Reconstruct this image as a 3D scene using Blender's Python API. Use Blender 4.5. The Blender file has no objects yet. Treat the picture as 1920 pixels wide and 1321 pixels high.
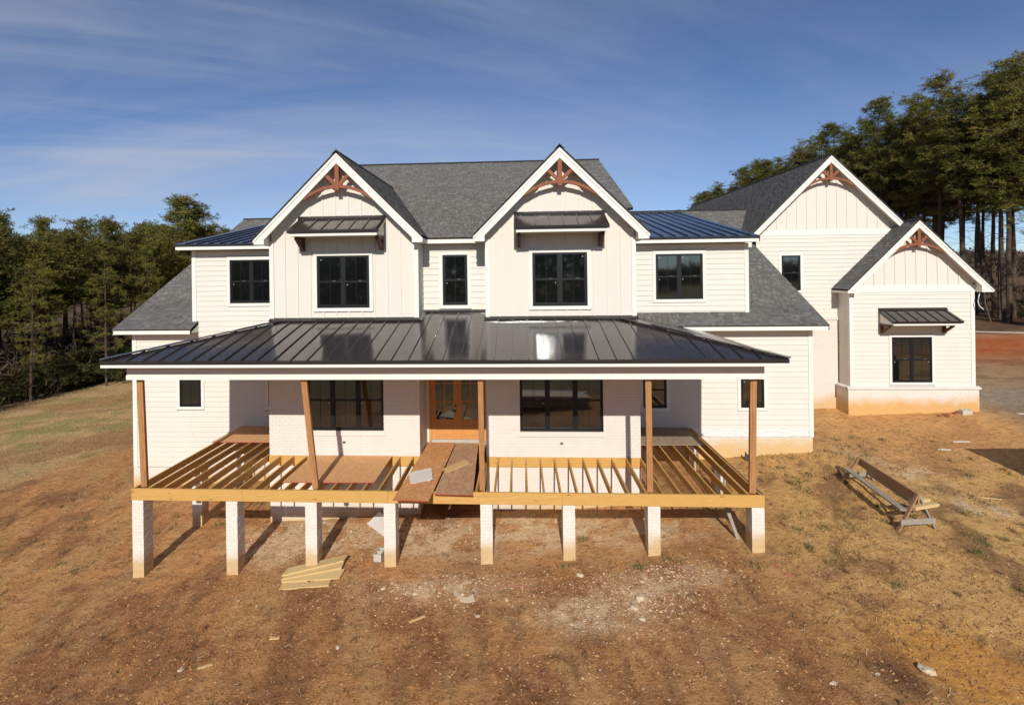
import bpy, math, random
import numpy as np
from mathutils import Vector, Matrix

random.seed(7)
RNG = np.random.default_rng(11)
scene = bpy.context.scene
COL = scene.collection
R = math.radians

# ------------------------------------------------------------------ camera
CAM_Z = 5.34
cd = bpy.data.cameras.new("camera")
cam = bpy.data.objects.new("camera", cd)
COL.objects.link(cam)
cd.sensor_fit = 'HORIZONTAL'
cd.sensor_width = 36.0
cd.lens = 36.0 * 1130.0 / 1920.0
cd.shift_x = (960 - 901.0) / 1920.0
cd.shift_y = (509.1 - 660.5) / 1920.0
cd.clip_start = 0.1
cd.clip_end = 3000
YAW, ROLL = 0.06454, -0.01283
r_ = Vector((math.cos(YAW), math.sin(YAW), 0))
f_ = Vector((-math.sin(YAW), math.cos(YAW), 0))
u_ = Vector((0, 0, 1))
cx = r_ * math.cos(ROLL) + u_ * math.sin(ROLL)
cy = -r_ * math.sin(ROLL) + u_ * math.cos(ROLL)
cz = -f_
m = Matrix.Identity(4)
for i in range(3):
    m[i][0], m[i][1], m[i][2] = cx[i], cy[i], cz[i]
m[2][3] = CAM_Z
cam.matrix_world = m
scene.camera = cam

# ------------------------------------------------------------------ world, sun, exposure
CLOUD_SEED = 8.8
SUN_EL = 28.5
SUN_AZ = 0.5          # degrees the sun stands right of straight behind the camera
w = bpy.data.worlds.new("World")
scene.world = w
w.use_nodes = True
wn, wl = w.node_tree.nodes, w.node_tree.links
bg = wn['Background']
sky = wn.new('ShaderNodeTexSky')
sky.sky_type = 'NISHITA'
sky.sun_disc = False
sky.sun_elevation = R(SUN_EL)
sky.sun_rotation = R(180 - SUN_AZ)
sky.altitude = 300
sky.air_density = 0.62
sky.dust_density = 0.0
sky.ozone_density = 3.5
bg.inputs['Strength'].default_value = 0.080


def wnode(t, **kw):
    n = wn.new(t)
    for k, v in kw.items():
        setattr(n, k, v)
    return n


tc = wnode('ShaderNodeTexCoord')
sep = wnode('ShaderNodeSeparateXYZ')
wl.new(tc.outputs['Generated'], sep.inputs[0])
zz = wnode('ShaderNodeMath', operation='MAXIMUM')
wl.new(sep.outputs['Z'], zz.inputs[0]); zz.inputs[1].default_value = 0.0
za = wnode('ShaderNodeMath', operation='ADD')
wl.new(zz.outputs[0], za.inputs[0]); za.inputs[1].default_value = 0.12
dx = wnode('ShaderNodeMath', operation='DIVIDE'); wl.new(sep.outputs['X'], dx.inputs[0]); wl.new(za.outputs[0], dx.inputs[1])
dy = wnode('ShaderNodeMath', operation='DIVIDE'); wl.new(sep.outputs['Y'], dy.inputs[0]); wl.new(za.outputs[0], dy.inputs[1])
cmb = wnode('ShaderNodeCombineXYZ')
wl.new(dx.outputs[0], cmb.inputs[0]); wl.new(dy.outputs[0], cmb.inputs[1])


def cloud_layer(rot, scale, nscale, lo, hi, detail, dist, seed):
    mr = wnode('ShaderNodeMapping')
    mr.inputs['Rotation'].default_value = (0, 0, R(rot))
    wl.new(cmb.outputs[0], mr.inputs[0])
    mp = wnode('ShaderNodeMapping')
    mp.inputs['Scale'].default_value = scale
    mp.inputs['Location'].default_value = (seed, seed * 0.7, 0)
    wl.new(mr.outputs[0], mp.inputs[0])
    nz = wnode('ShaderNodeTexNoise')
    nz.inputs['Scale'].default_value = nscale
    nz.inputs['Detail'].default_value = detail
    nz.inputs['Roughness'].default_value = 0.58
    nz.inputs['Distortion'].default_value = dist
    wl.new(mp.outputs[0], nz.inputs['Vector'])
    rp = wnode('ShaderNodeMapRange')
    rp.inputs['From Min'].default_value = lo
    rp.inputs['From Max'].default_value = hi
    rp.clamp = True
    wl.new(nz.outputs['Fac'], rp.inputs['Value'])
    return rp.outputs[0]


c1 = cloud_layer(-16, (0.36, 1.0, 1), 0.9, 0.36, 0.84, 8, 1.4, 3.1)
c2 = cloud_layer(-30, (0.28, 1.5, 1), 1.2, 0.45, 0.88, 9, 1.8, 9.3)
c3 = cloud_layer(-25, (0.35, 0.5, 1), 0.8, 0.36, 0.70, 4, 0.3, 5.7)
c4 = cloud_layer(-8, (0.30, 0.62, 1), 0.8, 0.34, 0.70, 8, 0.9, CLOUD_SEED)
west = wnode('ShaderNodeMapRange')      # the veil is thicker towards the west
west.inputs['From Min'].default_value = -0.55; west.inputs['From Max'].default_value = 0.35
west.inputs['To Min'].default_value = 1.15; west.inputs['To Max'].default_value = 0.35
wl.new(sep.outputs['X'], west.inputs['Value'])
mx = wnode('ShaderNodeMath', operation='MULTIPLY'); wl.new(c1, mx.inputs[0]); wl.new(c3, mx.inputs[1])
m2_ = wnode('ShaderNodeMath', operation='MULTIPLY'); wl.new(c2, m2_.inputs[0]); m2_.inputs[1].default_value = 0.55
ad = wnode('ShaderNodeMath', operation='ADD'); wl.new(mx.outputs[0], ad.inputs[0]); wl.new(m2_.outputs[0], ad.inputs[1])
ad2 = wnode('ShaderNodeMath', operation='MULTIPLY_ADD'); wl.new(c4, ad2.inputs[0]); ad2.inputs[1].default_value = 0.80; wl.new(ad.outputs[0], ad2.inputs[2])
cap = wnode('ShaderNodeMath', operation='MULTIPLY'); wl.new(ad2.outputs[0], cap.inputs[0]); cap.inputs[1].default_value = 0.56
cap.use_clamp = True
mixc = wnode('ShaderNodeMix', data_type='RGBA')
capw = wnode('ShaderNodeMath', operation='MULTIPLY'); capw.use_clamp = True; wl.new(cap.outputs[0], capw.inputs[0]); wl.new(west.outputs[0], capw.inputs[1])
wl.new(capw.outputs[0], mixc.inputs['Factor'])
hs = wnode('ShaderNodeHueSaturation')
hs.inputs['Saturation'].default_value = 1.04
hs.inputs['Hue'].default_value = 0.504
hs.inputs['Value'].default_value = 1.0
wl.new(sky.outputs[0], hs.inputs['Color'])
wl.new(hs.outputs[0], mixc.inputs['A'])
mixc.inputs['B'].default_value = (5.2, 5.6, 6.5, 1)
wl.new(mixc.outputs['Result'], bg.inputs['Color'])

sd = bpy.data.lights.new("sun", 'SUN')
sd.energy = 3.7
sd.angle = R(0.53)
sd.color = (1.0, 0.945, 0.855)
sun = bpy.data.objects.new("sun", sd)
COL.objects.link(sun)
sv = Vector((math.sin(R(SUN_AZ)) * math.cos(R(SUN_EL)), -math.cos(R(SUN_AZ)) * math.cos(R(SUN_EL)), math.sin(R(SUN_EL))))
sun.rotation_euler = sv.to_track_quat('Z', 'Y').to_euler()

scene.view_settings.view_transform = 'Standard'
scene.view_settings.look = 'None'
scene.view_settings.gamma = 1.0
scene.view_settings.exposure = 0.26
scene.view_settings.use_curve_mapping = False
scene.render.engine = 'CYCLES'
scene.cycles.use_denoising = True
scene.cycles.max_bounces = 8
scene.cycles.diffuse_bounces = 4
scene.cycles.glossy_bounces = 4
scene.cycles.sample_clamp_indirect = 0.0
scene.cycles.caustics_reflective = True


# ------------------------------------------------------------------ materials
def mat(name, base, rough=0.7, spec=0.3, metal=0.0):
    mt = bpy.data.materials.new(name)
    mt.use_nodes = True
    b = mt.node_tree.nodes['Principled BSDF']
    b.inputs['Base Color'].default_value = (*base, 1)
    b.inputs['Roughness'].default_value = rough
    b.inputs['Specular IOR Level'].default_value = spec
    b.inputs['Metallic'].default_value = metal
    return mt


class NT:
    def __init__(s, mt):
        s.t = mt.node_tree; s.n = s.t.nodes; s.l = s.t.links
        s.b = s.n['Principled BSDF']

    def node(s, t, **kw):
        n = s.n.new(t)
        for k, v in kw.items():
            setattr(n, k, v)
        return n

    def link(s, a, b):
        s.l.new(a, b)

    def pos(s):
        return s.node('ShaderNodeNewGeometry').outputs['Position']

    def objc(s):
        return s.node('ShaderNodeTexCoord').outputs['Object']

    def rnd(s):
        return s.node('ShaderNodeObjectInfo').outputs['Random']

    def mapping(s, v, scale=(1, 1, 1), rot=(0, 0, 0), loc=(0, 0, 0)):
        n = s.node('ShaderNodeMapping')
        n.inputs['Scale'].default_value = scale
        n.inputs['Rotation'].default_value = rot
        n.inputs['Location'].default_value = loc
        s.link(v, n.inputs[0])
        return n.outputs[0]

    def noise(s, v, scale, detail=4, rough=0.55, dist=0.0):
        n = s.node('ShaderNodeTexNoise')
        n.inputs['Scale'].default_value = scale
        n.inputs['Detail'].default_value = detail
        n.inputs['Roughness'].default_value = rough
        n.inputs['Distortion'].default_value = dist
        s.link(v, n.inputs['Vector'])
        return n.outputs['Fac']

    def rng(s, v, a, b, c=0.0, d=1.0):
        n = s.node('ShaderNodeMapRange')
        n.inputs['From Min'].default_value = a; n.inputs['From Max'].default_value = b
        n.inputs['To Min'].default_value = c; n.inputs['To Max'].default_value = d
        s.link(v, n.inputs['Value'])
        return n.outputs[0]

    def math(s, op, a, b):
        n = s.node('ShaderNodeMath', operation=op)
        for i, v in enumerate((a, b)):
            if isinstance(v, (int, float)):
                n.inputs[i].default_value = v
            else:
                s.link(v, n.inputs[i])
        return n.outputs[0]

    def mix(s, f, a, b, blend='MIX'):
        n = s.node('ShaderNodeMix', data_type='RGBA', blend_type=blend)
        for k, v in (('Factor', f), ('A', a), ('B', b)):
            if isinstance(v, (int, float)):
                n.inputs[k].default_value = v
            elif isinstance(v, tuple):
                n.inputs[k].default_value = (*v, 1)
            else:
                s.link(v, n.inputs[k])
        return n.outputs['Result']

    def color(s, c):
        s.link(c, s.b.inputs['Base Color'])

    def bump(s, h, strength=0.3, dist=0.01):
        n = s.node('ShaderNodeBump')
        n.inputs['Strength'].default_value = strength
        n.inputs['Distance'].default_value = dist
        s.link(h, n.inputs['Height'])
        s.link(n.outputs[0], s.b.inputs['Normal'])


M = {}


def painted(name, base, var=0.05, rough=0.6):
    mt = mat(name, base, rough, 0.25)
    t = NT(mt)
    p = t.pos()
    n = t.noise(p, 1.3, 5)
    n2 = t.noise(t.mapping(p, (3, 3, 40)), 6, 3)
    dark = tuple(c * (1 - 2.4 * var) for c in base)
    c = t.mix(t.rng(n, 0.3, 0.75), base, dark)
    c = t.mix(t.math('MULTIPLY', t.rnd(), 0.55), c, tuple(x * (1 - var * 1.6) for x in base))
    c = t.mix(t.math('MULTIPLY', t.rng(n2, 0.55, 0.8), 0.18), c, tuple(x * 0.8 for x in base))
    t.color(c)
    t.bump(n2, 0.08, 0.004)
    return mt


M['siding'] = painted('cream_siding', (0.705, 0.672, 0.598), 0.03)
M['batten'] = painted('cream_board', (0.710, 0.672, 0.598), 0.025)
M['trim'] = painted('white_trim', (0.785, 0.757, 0.700), 0.025, 0.5)
M['soffit'] = painted('soffit_paint', (0.75, 0.70, 0.62), 0.03)


def ground_z_nodes(t, p):
    s = t.node('ShaderNodeSeparateXYZ'); t.link(p, s.inputs[0])
    h = t.math('ADD', s.outputs['Z'], 1.67)
    xc = t.math('MINIMUM', s.outputs['X'], 15.0)
    h = t.math('SUBTRACT', h, t.math('MULTIPLY', xc, 0.058))
    ya = t.math('MULTIPLY', t.math('SUBTRACT', s.outputs['Y'], 14.5), 0.037)
    return t.math('SUBTRACT', h, ya)


def brick_mat(name, base, stain, top, soft, paint_var=0.07, dirty=(0.60, 0.43, 0.22)):
    mt = mat(name, base, 0.85, 0.15)
    t = NT(mt)
    p = t.pos()
    n = t.noise(p, 3.0, 6, 0.6)
    n2 = t.noise(p, 28.0, 4, 0.6)
    c = t.mix(t.rng(n, 0.35, 0.75), base, tuple(x * (1 - paint_var) for x in base))
    c = t.mix(t.math('MULTIPLY', t.rng(t.rnd(), 0.5, 1.0), 0.35), c, (base[0] * 0.9, base[1] * 0.82, base[2] * 0.78))
    c = t.mix(t.math('MULTIPLY', t.rng(n2, 0.60, 0.75), 0.28), c, (0.42, 0.31, 0.26))
    h = ground_z_nodes(t, p)
    h = t.math('ADD', h, t.math('ADD', t.math('MULTIPLY', t.math('SUBTRACT', n, 0.5), 0.45), t.math('MULTIPLY', t.math('SUBTRACT', t.noise(p, 0.9, 3), 0.5), 0.50)))
    f = t.rng(h, top - soft, top, 1.0, 0.0)
    st = t.mix(t.rng(t.rnd(), 0.0, 1.0), stain, dirty)
    st = t.mix(t.math('MULTIPLY', n2, 0.3), st, (stain[0] * 0.75, stain[1] * 0.68, stain[2] * 0.55))
    c = t.mix(t.math('MULTIPLY', f, 0.92), c, st)
    t.color(c)
    t.bump(t.noise(p, 60.0, 5), 0.35, 0.006)
    return mt


M['brick'] = brick_mat('whitewashed_brick', (0.725, 0.680, 0.620), (0.62, 0.44, 0.22), 0.40, 0.35)
M['pier_brick'] = brick_mat('whitewashed_pier_brick', (0.75, 0.695, 0.62), (0.56, 0.37, 0.165), 0.60, 0.30)
M['clay_brick'] = brick_mat('mud_splashed_brick', (0.725, 0.680, 0.620), (0.66, 0.37, 0.11), 0.50, 0.45)
M['tall_brick'] = brick_mat('tan_splashed_brick', (0.725, 0.680, 0.620), (0.68, 0.44, 0.17), 0.80, 0.50, 0.07, (0.64, 0.46, 0.22))
M['mortar'] = brick_mat('white_mortar', (0.66, 0.60, 0.54), (0.68, 0.56, 0.38), 0.45, 0.4)


def shingle_mat():
    mt = mat('charcoal_shingle', (0.07, 0.07, 0.07), 0.95, 0.1)
    t = NT(mt)
    at = t.node('ShaderNodeAttribute', attribute_name='tone')
    p = t.pos()
    n = t.noise(p, 90.0, 3, 0.7)
    tone = t.math('ADD', at.outputs['Fac'], t.math('MULTIPLY', t.rnd(), 0.0))
    cr = t.node('ShaderNodeValToRGB')
    e = cr.color_ramp.elements
    e[0].position = 0.0; e[0].color = (0.090, 0.086, 0.081, 1)
    e[1].position = 1.0; e[1].color = (0.215, 0.206, 0.192, 1)
    x = e.new(0.5); x.color = (0.138, 0.132, 0.124, 1)
    t.link(tone, cr.inputs[0])
    c = t.mix(t.math('MULTIPLY', t.rng(n, 0.35, 0.75), 0.5), cr.outputs[0], (0.16, 0.155, 0.15))
    t.color(c)
    t.bump(n, 0.5, 0.004)
    return mt


M['shingle'] = shingle_mat()
M['shingle_edge'] = mat('shingle_underlay', (0.035, 0.034, 0.034), 0.9, 0.1)


def metal_roof(name, base, rough):
    mt = mat(name, base, rough, 0.34, 0.0)
    t = NT(mt)
    p = t.pos()
    n = t.noise(t.mapping(p, (1.0, 0.7, 1)), 2.2, 2, 0.4)
    n2 = t.noise(p, 0.9, 5)
    t.b.inputs['Coat Weight'].default_value = 0.12
    t.b.inputs['Coat Roughness'].default_value = 0.12
    t.color(t.mix(t.math('MULTIPLY', t.rng(n2, 0.4, 0.7), 0.35), base, tuple(c * 1.35 for c in base)))
    t.link(t.rng(n2, 0.3, 0.7, rough - 0.03, rough + 0.06), t.b.inputs['Roughness'])
    t.bump(n, 0.35, 0.02)
    return mt


M['metal'] = metal_roof('bronze_standing_seam', (0.032, 0.026, 0.025), 0.145)
M['metal_up'] = metal_roof('bronze_standing_seam_upper', (0.030, 0.028, 0.029), 0.16)
M['black'] = mat('black_window_frame', (0.010, 0.010, 0.011), 0.35, 0.4)


def glass():
    mt = mat('dark_window_glass', (0.006, 0.007, 0.007), 0.035, 0.85)
    t = NT(mt)
    n = t.noise(t.mapping(t.pos(), (0.8, 0.8, 1.4)), 1.6, 1, 0.3)
    t.bump(n, 0.05, 0.012)
    return mt


M['glass'] = glass()
_gb = M['glass'].node_tree.nodes['Principled BSDF']
_gb.inputs['Coat Weight'].default_value = 1.0
_gb.inputs['Coat IOR'].default_value = 1.75
_gb.inputs['Coat Roughness'].default_value = 0.035


def wood(name, base, dark, grain=(1.2, 14, 14), rough=0.65, var=0.5, knots=True):
    mt = mat(name, base, rough, 0.25)
    t = NT(mt)
    o = t.objc()
    rn = t.rnd()
    cmbn = t.node('ShaderNodeCombineXYZ')
    t.link(t.math('MULTIPLY', rn, 37.0), cmbn.inputs[0]); t.link(t.math('MULTIPLY', rn, 11.0), cmbn.inputs[1])
    va = t.node('ShaderNodeVectorMath', operation='ADD')
    t.link(t.mapping(o, grain), va.inputs[0]); t.link(cmbn.outputs[0], va.inputs[1])
    n = t.noise(va.outputs[0], 2.0, 6, 0.62, 1.2)
    c = t.mix(t.rng(n, 0.35, 0.72), base, dark)
    c = t.mix(t.math('MULTIPLY', rn, var), c, tuple(0.5 * (a + b) for a, b in zip(base, dark)))
    if knots:
        kn = t.node('ShaderNodeTexVoronoi'); kn.inputs['Scale'].default_value = 1.0
        vk = t.node('ShaderNodeVectorMath', operation='ADD')
        t.link(t.mapping(o, (1.6, 5, 5)), vk.inputs[0]); t.link(cmbn.outputs[0], vk.inputs[1])
        t.link(vk.outputs[0], kn.inputs['Vector'])
        c = t.mix(t.rng(kn.outputs['Distance'], 0.05, 0.12, 0.75, 0.0), c, tuple(x * 0.45 for x in dark))
    t.color(c)
    t.bump(n, 0.15, 0.004)
    return mt


M['pine'] = wood('treated_pine', (0.62, 0.375, 0.115), (0.48, 0.265, 0.072))
M['pine_light'] = wood('fresh_pine_board', (0.66, 0.49, 0.24), (0.54, 0.36, 0.15))
M['post'] = wood('weathered_post', (0.50, 0.245, 0.095), (0.24, 0.115, 0.050), (14, 14, 1.2))
M['cedar'] = wood('stained_cedar', (0.30, 0.105, 0.050), (0.18, 0.058, 0.030), (6, 6, 6), 0.6, 0.3, False)
M['cedar_dark'] = wood('stained_cedar_bracket', (0.15, 0.060, 0.036), (0.09, 0.035, 0.022), (6, 6, 6), 0.6, 0.3, False)
M['door'] = wood('orange_stained_door', (0.64, 0.31, 0.105), (0.52, 0.225, 0.068), (9, 9, 1.2), 0.4, 0.2, False)
M['grey_wood'] = wood('weathered_grey_board', (0.36, 0.315, 0.255), (0.24, 0.205, 0.165))
M['brown_wood'] = wood('brown_stained_board', (0.38, 0.225, 0.12), (0.25, 0.14, 0.075))


def osb(name, base, dark, pale):
    mt = mat(name, base, 0.85, 0.15)
    t = NT(mt)
    o = t.objc()
    v = t.node('ShaderNodeTexVoronoi'); v.inputs['Scale'].default_value = 1.0
    t.link(t.mapping(o, (22, 9, 10), (0, 0, 0.5)), v.inputs['Vector'])
    sp = t.node('ShaderNodeSeparateColor'); t.link(v.outputs['Color'], sp.inputs[0])
    n = t.noise(o, 2.2, 5)
    c = t.mix(sp.outputs[0], base, dark)
    c = t.mix(t.math('MULTIPLY', t.rng(sp.outputs[1], 0.7, 1.0), 0.6), c, pale)
    c = t.mix(t.math('MULTIPLY', t.rng(n, 0.4, 0.7), 0.55), c, dark)
    t.color(c)
    t.bump(sp.outputs[0], 0.25, 0.003)
    return mt


M['osb'] = osb('osb_orange', (0.66, 0.33, 0.14), (0.50, 0.235, 0.095), (0.74, 0.46, 0.24))
M['osb_grey'] = osb('osb_brown', (0.52, 0.32, 0.185), (0.37, 0.22, 0.12), (0.62, 0.43, 0.27))
M['ply'] = osb('plywood_tan', (0.68, 0.39, 0.19), (0.58, 0.315, 0.145), (0.72, 0.44, 0.23))
M['ply_grey'] = osb('plywood_weathered', (0.36, 0.29, 0.20), (0.27, 0.20, 0.13), (0.42, 0.35, 0.26))
M['red_edge'] = mat('red_painted_edge', (0.42, 0.05, 0.03), 0.7)
M['concrete'] = painted('pale_concrete', (0.55, 0.52, 0.45), 0.10, 0.9)
M['limestone'] = painted('beige_stone', (0.66, 0.52, 0.36), 0.10, 0.9)
M['gypsum'] = painted('white_sheathing', (0.78, 0.74, 0.68), 0.06, 0.8)
M['red_brick'] = painted('red_clay_brick', (0.34, 0.12, 0.06), 0.2, 0.9)
M['dark'] = mat('dark_metal', (0.02, 0.018, 0.016), 0.4, 0.5, 0.6)
M['white_plastic'] = mat('white_plastic', (0.78, 0.78, 0.76), 0.4, 0.4)
M['red_plastic'] = mat('red_plastic', (0.42, 0.13, 0.09), 0.5, 0.3)


def film():
    mt = painted('white_house_wrap', (0.76, 0.745, 0.72), 0.03, 0.35)
    t = NT(mt)
    n = t.noise(t.mapping(t.pos(), (1.0, 1, 7), (0, 0.14, 0)), 2.4, 4, 0.5, 0.7)
    t.bump(n, 0.9, 0.05)
    return mt


M['film'] = film()


def ground_mat():
    mt = mat('clay_ground', (0.3, 0.18, 0.1), 0.95, 0.1)
    t = NT(mt)
    at = t.node('ShaderNodeAttribute', attribute_name='col')
    p = t.pos()
    n1 = t.noise(p, 6.0, 10, 0.72)
    n2 = t.noise(t.mapping(p, (1.6, 0.5, 1)), 2.4, 8, 0.66, 0.6)
    n3 = t.noise(p, 26.0, 6, 0.75)
    n4 = t.noise(p, 70.0, 3, 0.7)
    c = at.outputs['Color']
    c = t.mix(t.math('MULTIPLY', t.rng(n1, 0.50, 0.66), 0.80), c, (0.42, 0.35, 0.33), 'MULTIPLY')
    c = t.mix(t.math('MULTIPLY', t.rng(n2, 0.54, 0.72), 0.55), c, (0.54, 0.47, 0.46), 'MULTIPLY')
    c = t.mix(t.math('MULTIPLY', t.rng(n2, 0.46, 0.30), 0.34), c, (0.66, 0.43, 0.20))
    c = t.mix(t.math('MULTIPLY', t.rng(n3, 0.52, 0.66), 0.60), c, (0.38, 0.31, 0.29), 'MULTIPLY')
    c = t.mix(t.math('MULTIPLY', t.rng(n3, 0.44, 0.32), 0.45), c, (0.72, 0.47, 0.24))
    c = t.mix(t.math('MULTIPLY', t.rng(n4, 0.62, 0.70), 0.35), c, (0.72, 0.56, 0.38))
    vo = t.node('ShaderNodeTexVoronoi'); vo.inputs['Scale'].default_value = 30.0
    t.link(p, vo.inputs['Vector'])
    sp = t.node('ShaderNodeSeparateColor'); t.link(vo.outputs['Color'], sp.inputs[0])
    peb = t.math('MULTIPLY', t.rng(vo.outputs['Distance'], 0.24, 0.18), t.rng(sp.outputs[0], 0.86, 0.90))
    c = t.mix(t.math('MULTIPLY', peb, 0.4), c, (0.62, 0.46, 0.31))
    peb2 = t.math('MULTIPLY', t.rng(vo.outputs['Distance'], 0.36, 0.26), t.rng(sp.outputs[1], 0.70, 0.76))
    c = t.mix(t.math('MULTIPLY', peb2, 0.45), c, (0.10, 0.052, 0.030))
    t.color(c)
    hh = t.math('ADD', t.math('MULTIPLY', n1, 1.0), t.math('MULTIPLY', n3, 0.5))
    t.bump(hh, 1.0, 0.07)
    return mt


M['ground'] = ground_mat()


def attr_mat(name, rough=0.9, spec=0.1, trans=0.0):
    mt = mat(name, (0.3, 0.3, 0.3), rough, spec)
    t = NT(mt)
    at = t.node('ShaderNodeAttribute', attribute_name='col')
    t.color(at.outputs['Color'])
    if trans:
        td = t.node('ShaderNodeBsdfTranslucent')
        t.link(at.outputs['Color'], td.inputs[0])
        ms = t.node('ShaderNodeMixShader'); ms.inputs[0].default_value = trans
        out = t.n['Material Output']
        t.link(t.b.outputs[0], ms.inputs[1]); t.link(td.outputs[0], ms.inputs[2])
        t.link(ms.outputs[0], out.inputs['Surface'])
    return mt


M['attr'] = attr_mat('stone_and_straw')
M['needles'] = attr_mat('pine_needles', 0.75, 0.2, 0.25)


def bark():
    mt = mat('pine_bark', (0.10, 0.065, 0.045), 0.95, 0.1)
    t = NT(mt)
    n = t.noise(t.mapping(t.objc(), (6, 6, 1.4)), 2.0, 6, 0.7)
    c = t.mix(t.rng(n, 0.35, 0.7), (0.115, 0.078, 0.055), (0.045, 0.032, 0.026))
    c = t.mix(t.math('MULTIPLY', t.rnd(), 0.35), c, (0.13, 0.105, 0.085))
    t.color(c)
    t.bump(n, 0.6, 0.05)
    return mt


M['bark'] = bark()
M['bare_bark'] = painted('bare_bark', (0.135, 0.105, 0.08), 0.2, 0.9)


# ------------------------------------------------------------------ mesh helpers
class MB:
    def __init__(s):
        s.v = []; s.f = []

    def poly(s, pts):
        b = len(s.v); s.v += [tuple(p) for p in pts]; s.f.append(tuple(range(b, b + len(pts))))

    def box(s, x0, x1, y0, y1, z0, z1):
        b = len(s.v)
        s.v += [(x0, y0, z0), (x1, y0, z0), (x1, y1, z0), (x0, y1, z0), (x0, y0, z1), (x1, y0, z1), (x1, y1, z1), (x0, y1, z1)]
        s.f += [tuple(b + i for i in q) for q in ((0, 3, 2, 1), (4, 5, 6, 7), (0, 1, 5, 4), (1, 2, 6, 5), (2, 3, 7, 6), (3, 0, 4, 7))]
        return s

    def hexa(s, lo, hi):
        """lo, hi: four points each, counter-clockwise from above"""
        b = len(s.v); s.v += [tuple(p) for p in lo] + [tuple(p) for p in hi]
        s.f += [tuple(b + i for i in q) for q in ((0, 3, 2, 1), (4, 5, 6, 7), (0, 1, 5, 4), (1, 2, 6, 5), (2, 3, 7, 6), (3, 0, 4, 7))]
        return s

    def bar(s, p, q, wd, ht, up=(0, 0, 1)):
        p, q = Vector(p), Vector(q)
        d = (q - p).normalized(); upv = Vector(up)
        sd_ = d.cross(upv).normalized(); u2 = sd_.cross(d)
        a = sd_ * (wd / 2); c = u2 * (ht / 2)
        s.hexa([p - a - c, p + a - c, q + a - c, q - a - c], [p - a + c, p + a + c, q + a + c, q - a + c])
        return s

    def prism(s, pts, y0, y1):
        """polygon of (x, z) points extruded from y0 to y1"""
        n = len(pts); b = len(s.v)
        s.v += [(x, y0, z) for x, z in pts] + [(x, y1, z) for x, z in pts]
        s.f.append(tuple(b + i for i in range(n)))
        s.f.append(tuple(b + n + i for i in reversed(range(n))))
        for i in range(n):
            j = (i + 1) % n
            s.f.append((b + j, b + i, b + n + i, b + n + j))
        return s

    def tube(s, pts, rad, n=6):
        rads = rad if isinstance(rad, (list, tuple)) else [rad] * len(pts)
        b = len(s.v); P = [Vector(p) for p in pts]
        for i, p in enumerate(P):
            d = (P[min(i + 1, len(P) - 1)] - P[max(i - 1, 0)]).normalized()
            a = d.orthogonal().normalized() if abs(d.z) > 0.95 else d.cross(Vector((0, 0, 1))).normalized()
            c = d.cross(a)
            for k in range(n):
                t = 2 * math.pi * k / n
                s.v.append(tuple(p + (a * math.cos(t) + c * math.sin(t)) * rads[i]))
        for i in range(len(P) - 1):
            for k in range(n):
                k2 = (k + 1) % n
                s.f.append((b + i * n + k, b + i * n + k2, b + (i + 1) * n + k2, b + (i + 1) * n + k))
        s.f.append(tuple(b + k for k in reversed(range(n))))
        s.f.append(tuple(b + (len(P) - 1) * n + k for k in range(n)))
        return s

    def mesh(s, name, material):
        me = bpy.data.meshes.new(name)
        me.from_pydata(s.v, [], s.f)
        me.materials.append(M[material] if isinstance(material, str) else material)
        me.update()
        import bmesh
        bm = bmesh.new(); bm.from_mesh(me)
        bmesh.ops.recalc_face_normals(bm, faces=bm.faces)
        bm.to_mesh(me); bm.free()
        return me

    def build(s, name, material, parent=None, bevel=0.0, kind=None, label=None):
        me = s.mesh(name, material)
        o = link(name, me, parent)
        if bevel:
            md = o.modifiers.new('edge', 'BEVEL'); md.width = bevel; md.segments = 1; md.limit_method = 'ANGLE'
        if kind:
            o['kind'] = kind
        if label:
            o['label'] = label
        return o


def link(name, me, parent=None, loc=None):
    o = bpy.data.objects.new(name, me)
    COL.objects.link(o)
    if loc is not None:
        o.location = loc
    if parent is not None:
        o.parent = parent
        o.matrix_parent_inverse = wm(parent).inverted()
    return o


def wm(o):
    mw = Matrix.LocRotScale(o.location, o.rotation_euler, o.scale)
    if o.parent is not None:
        mw = wm(o.parent) @ o.matrix_parent_inverse @ mw
    return mw


def empty(name, loc):
    o = bpy.data.objects.new(name, None)
    o.empty_display_size = 0.3
    COL.objects.link(o); o.location = loc
    return o


def tag(o, label, cat, group=None, kind=None):
    if label: o['label'] = label
    if cat: o['category'] = cat
    if group: o['group'] = group
    if kind: o['kind'] = kind
    return o


def np_mesh(name, verts, tris, material, cols=None, attr='col', nper=3):
    """fast mesh from arrays; faces all triangles (nper=3) or quads (nper=4)"""
    me = bpy.data.meshes.new(name)
    nv, nf = len(verts), len(tris)
    me.vertices.add(nv)
    me.vertices.foreach_set('co', np.asarray(verts, np.float32).ravel())
    me.loops.add(nf * nper)
    me.loops.foreach_set('vertex_index', np.asarray(tris, np.int32).ravel())
    me.polygons.add(nf)
    me.polygons.foreach_set('loop_start', np.arange(0, nf * nper, nper, dtype=np.int32))
    me.polygons.foreach_set('loop_total', np.full(nf, nper, np.int32))
    if cols is not None:
        a = me.color_attributes.new(attr, 'FLOAT_COLOR', 'POINT')
        c4 = np.ones((nv, 4), np.float32); c4[:, :3] = cols
        a.data.foreach_set('color', c4.ravel())
    me.materials.append(M[material])
    me.update(calc_edges=True)
    me.validate()
    return me


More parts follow.
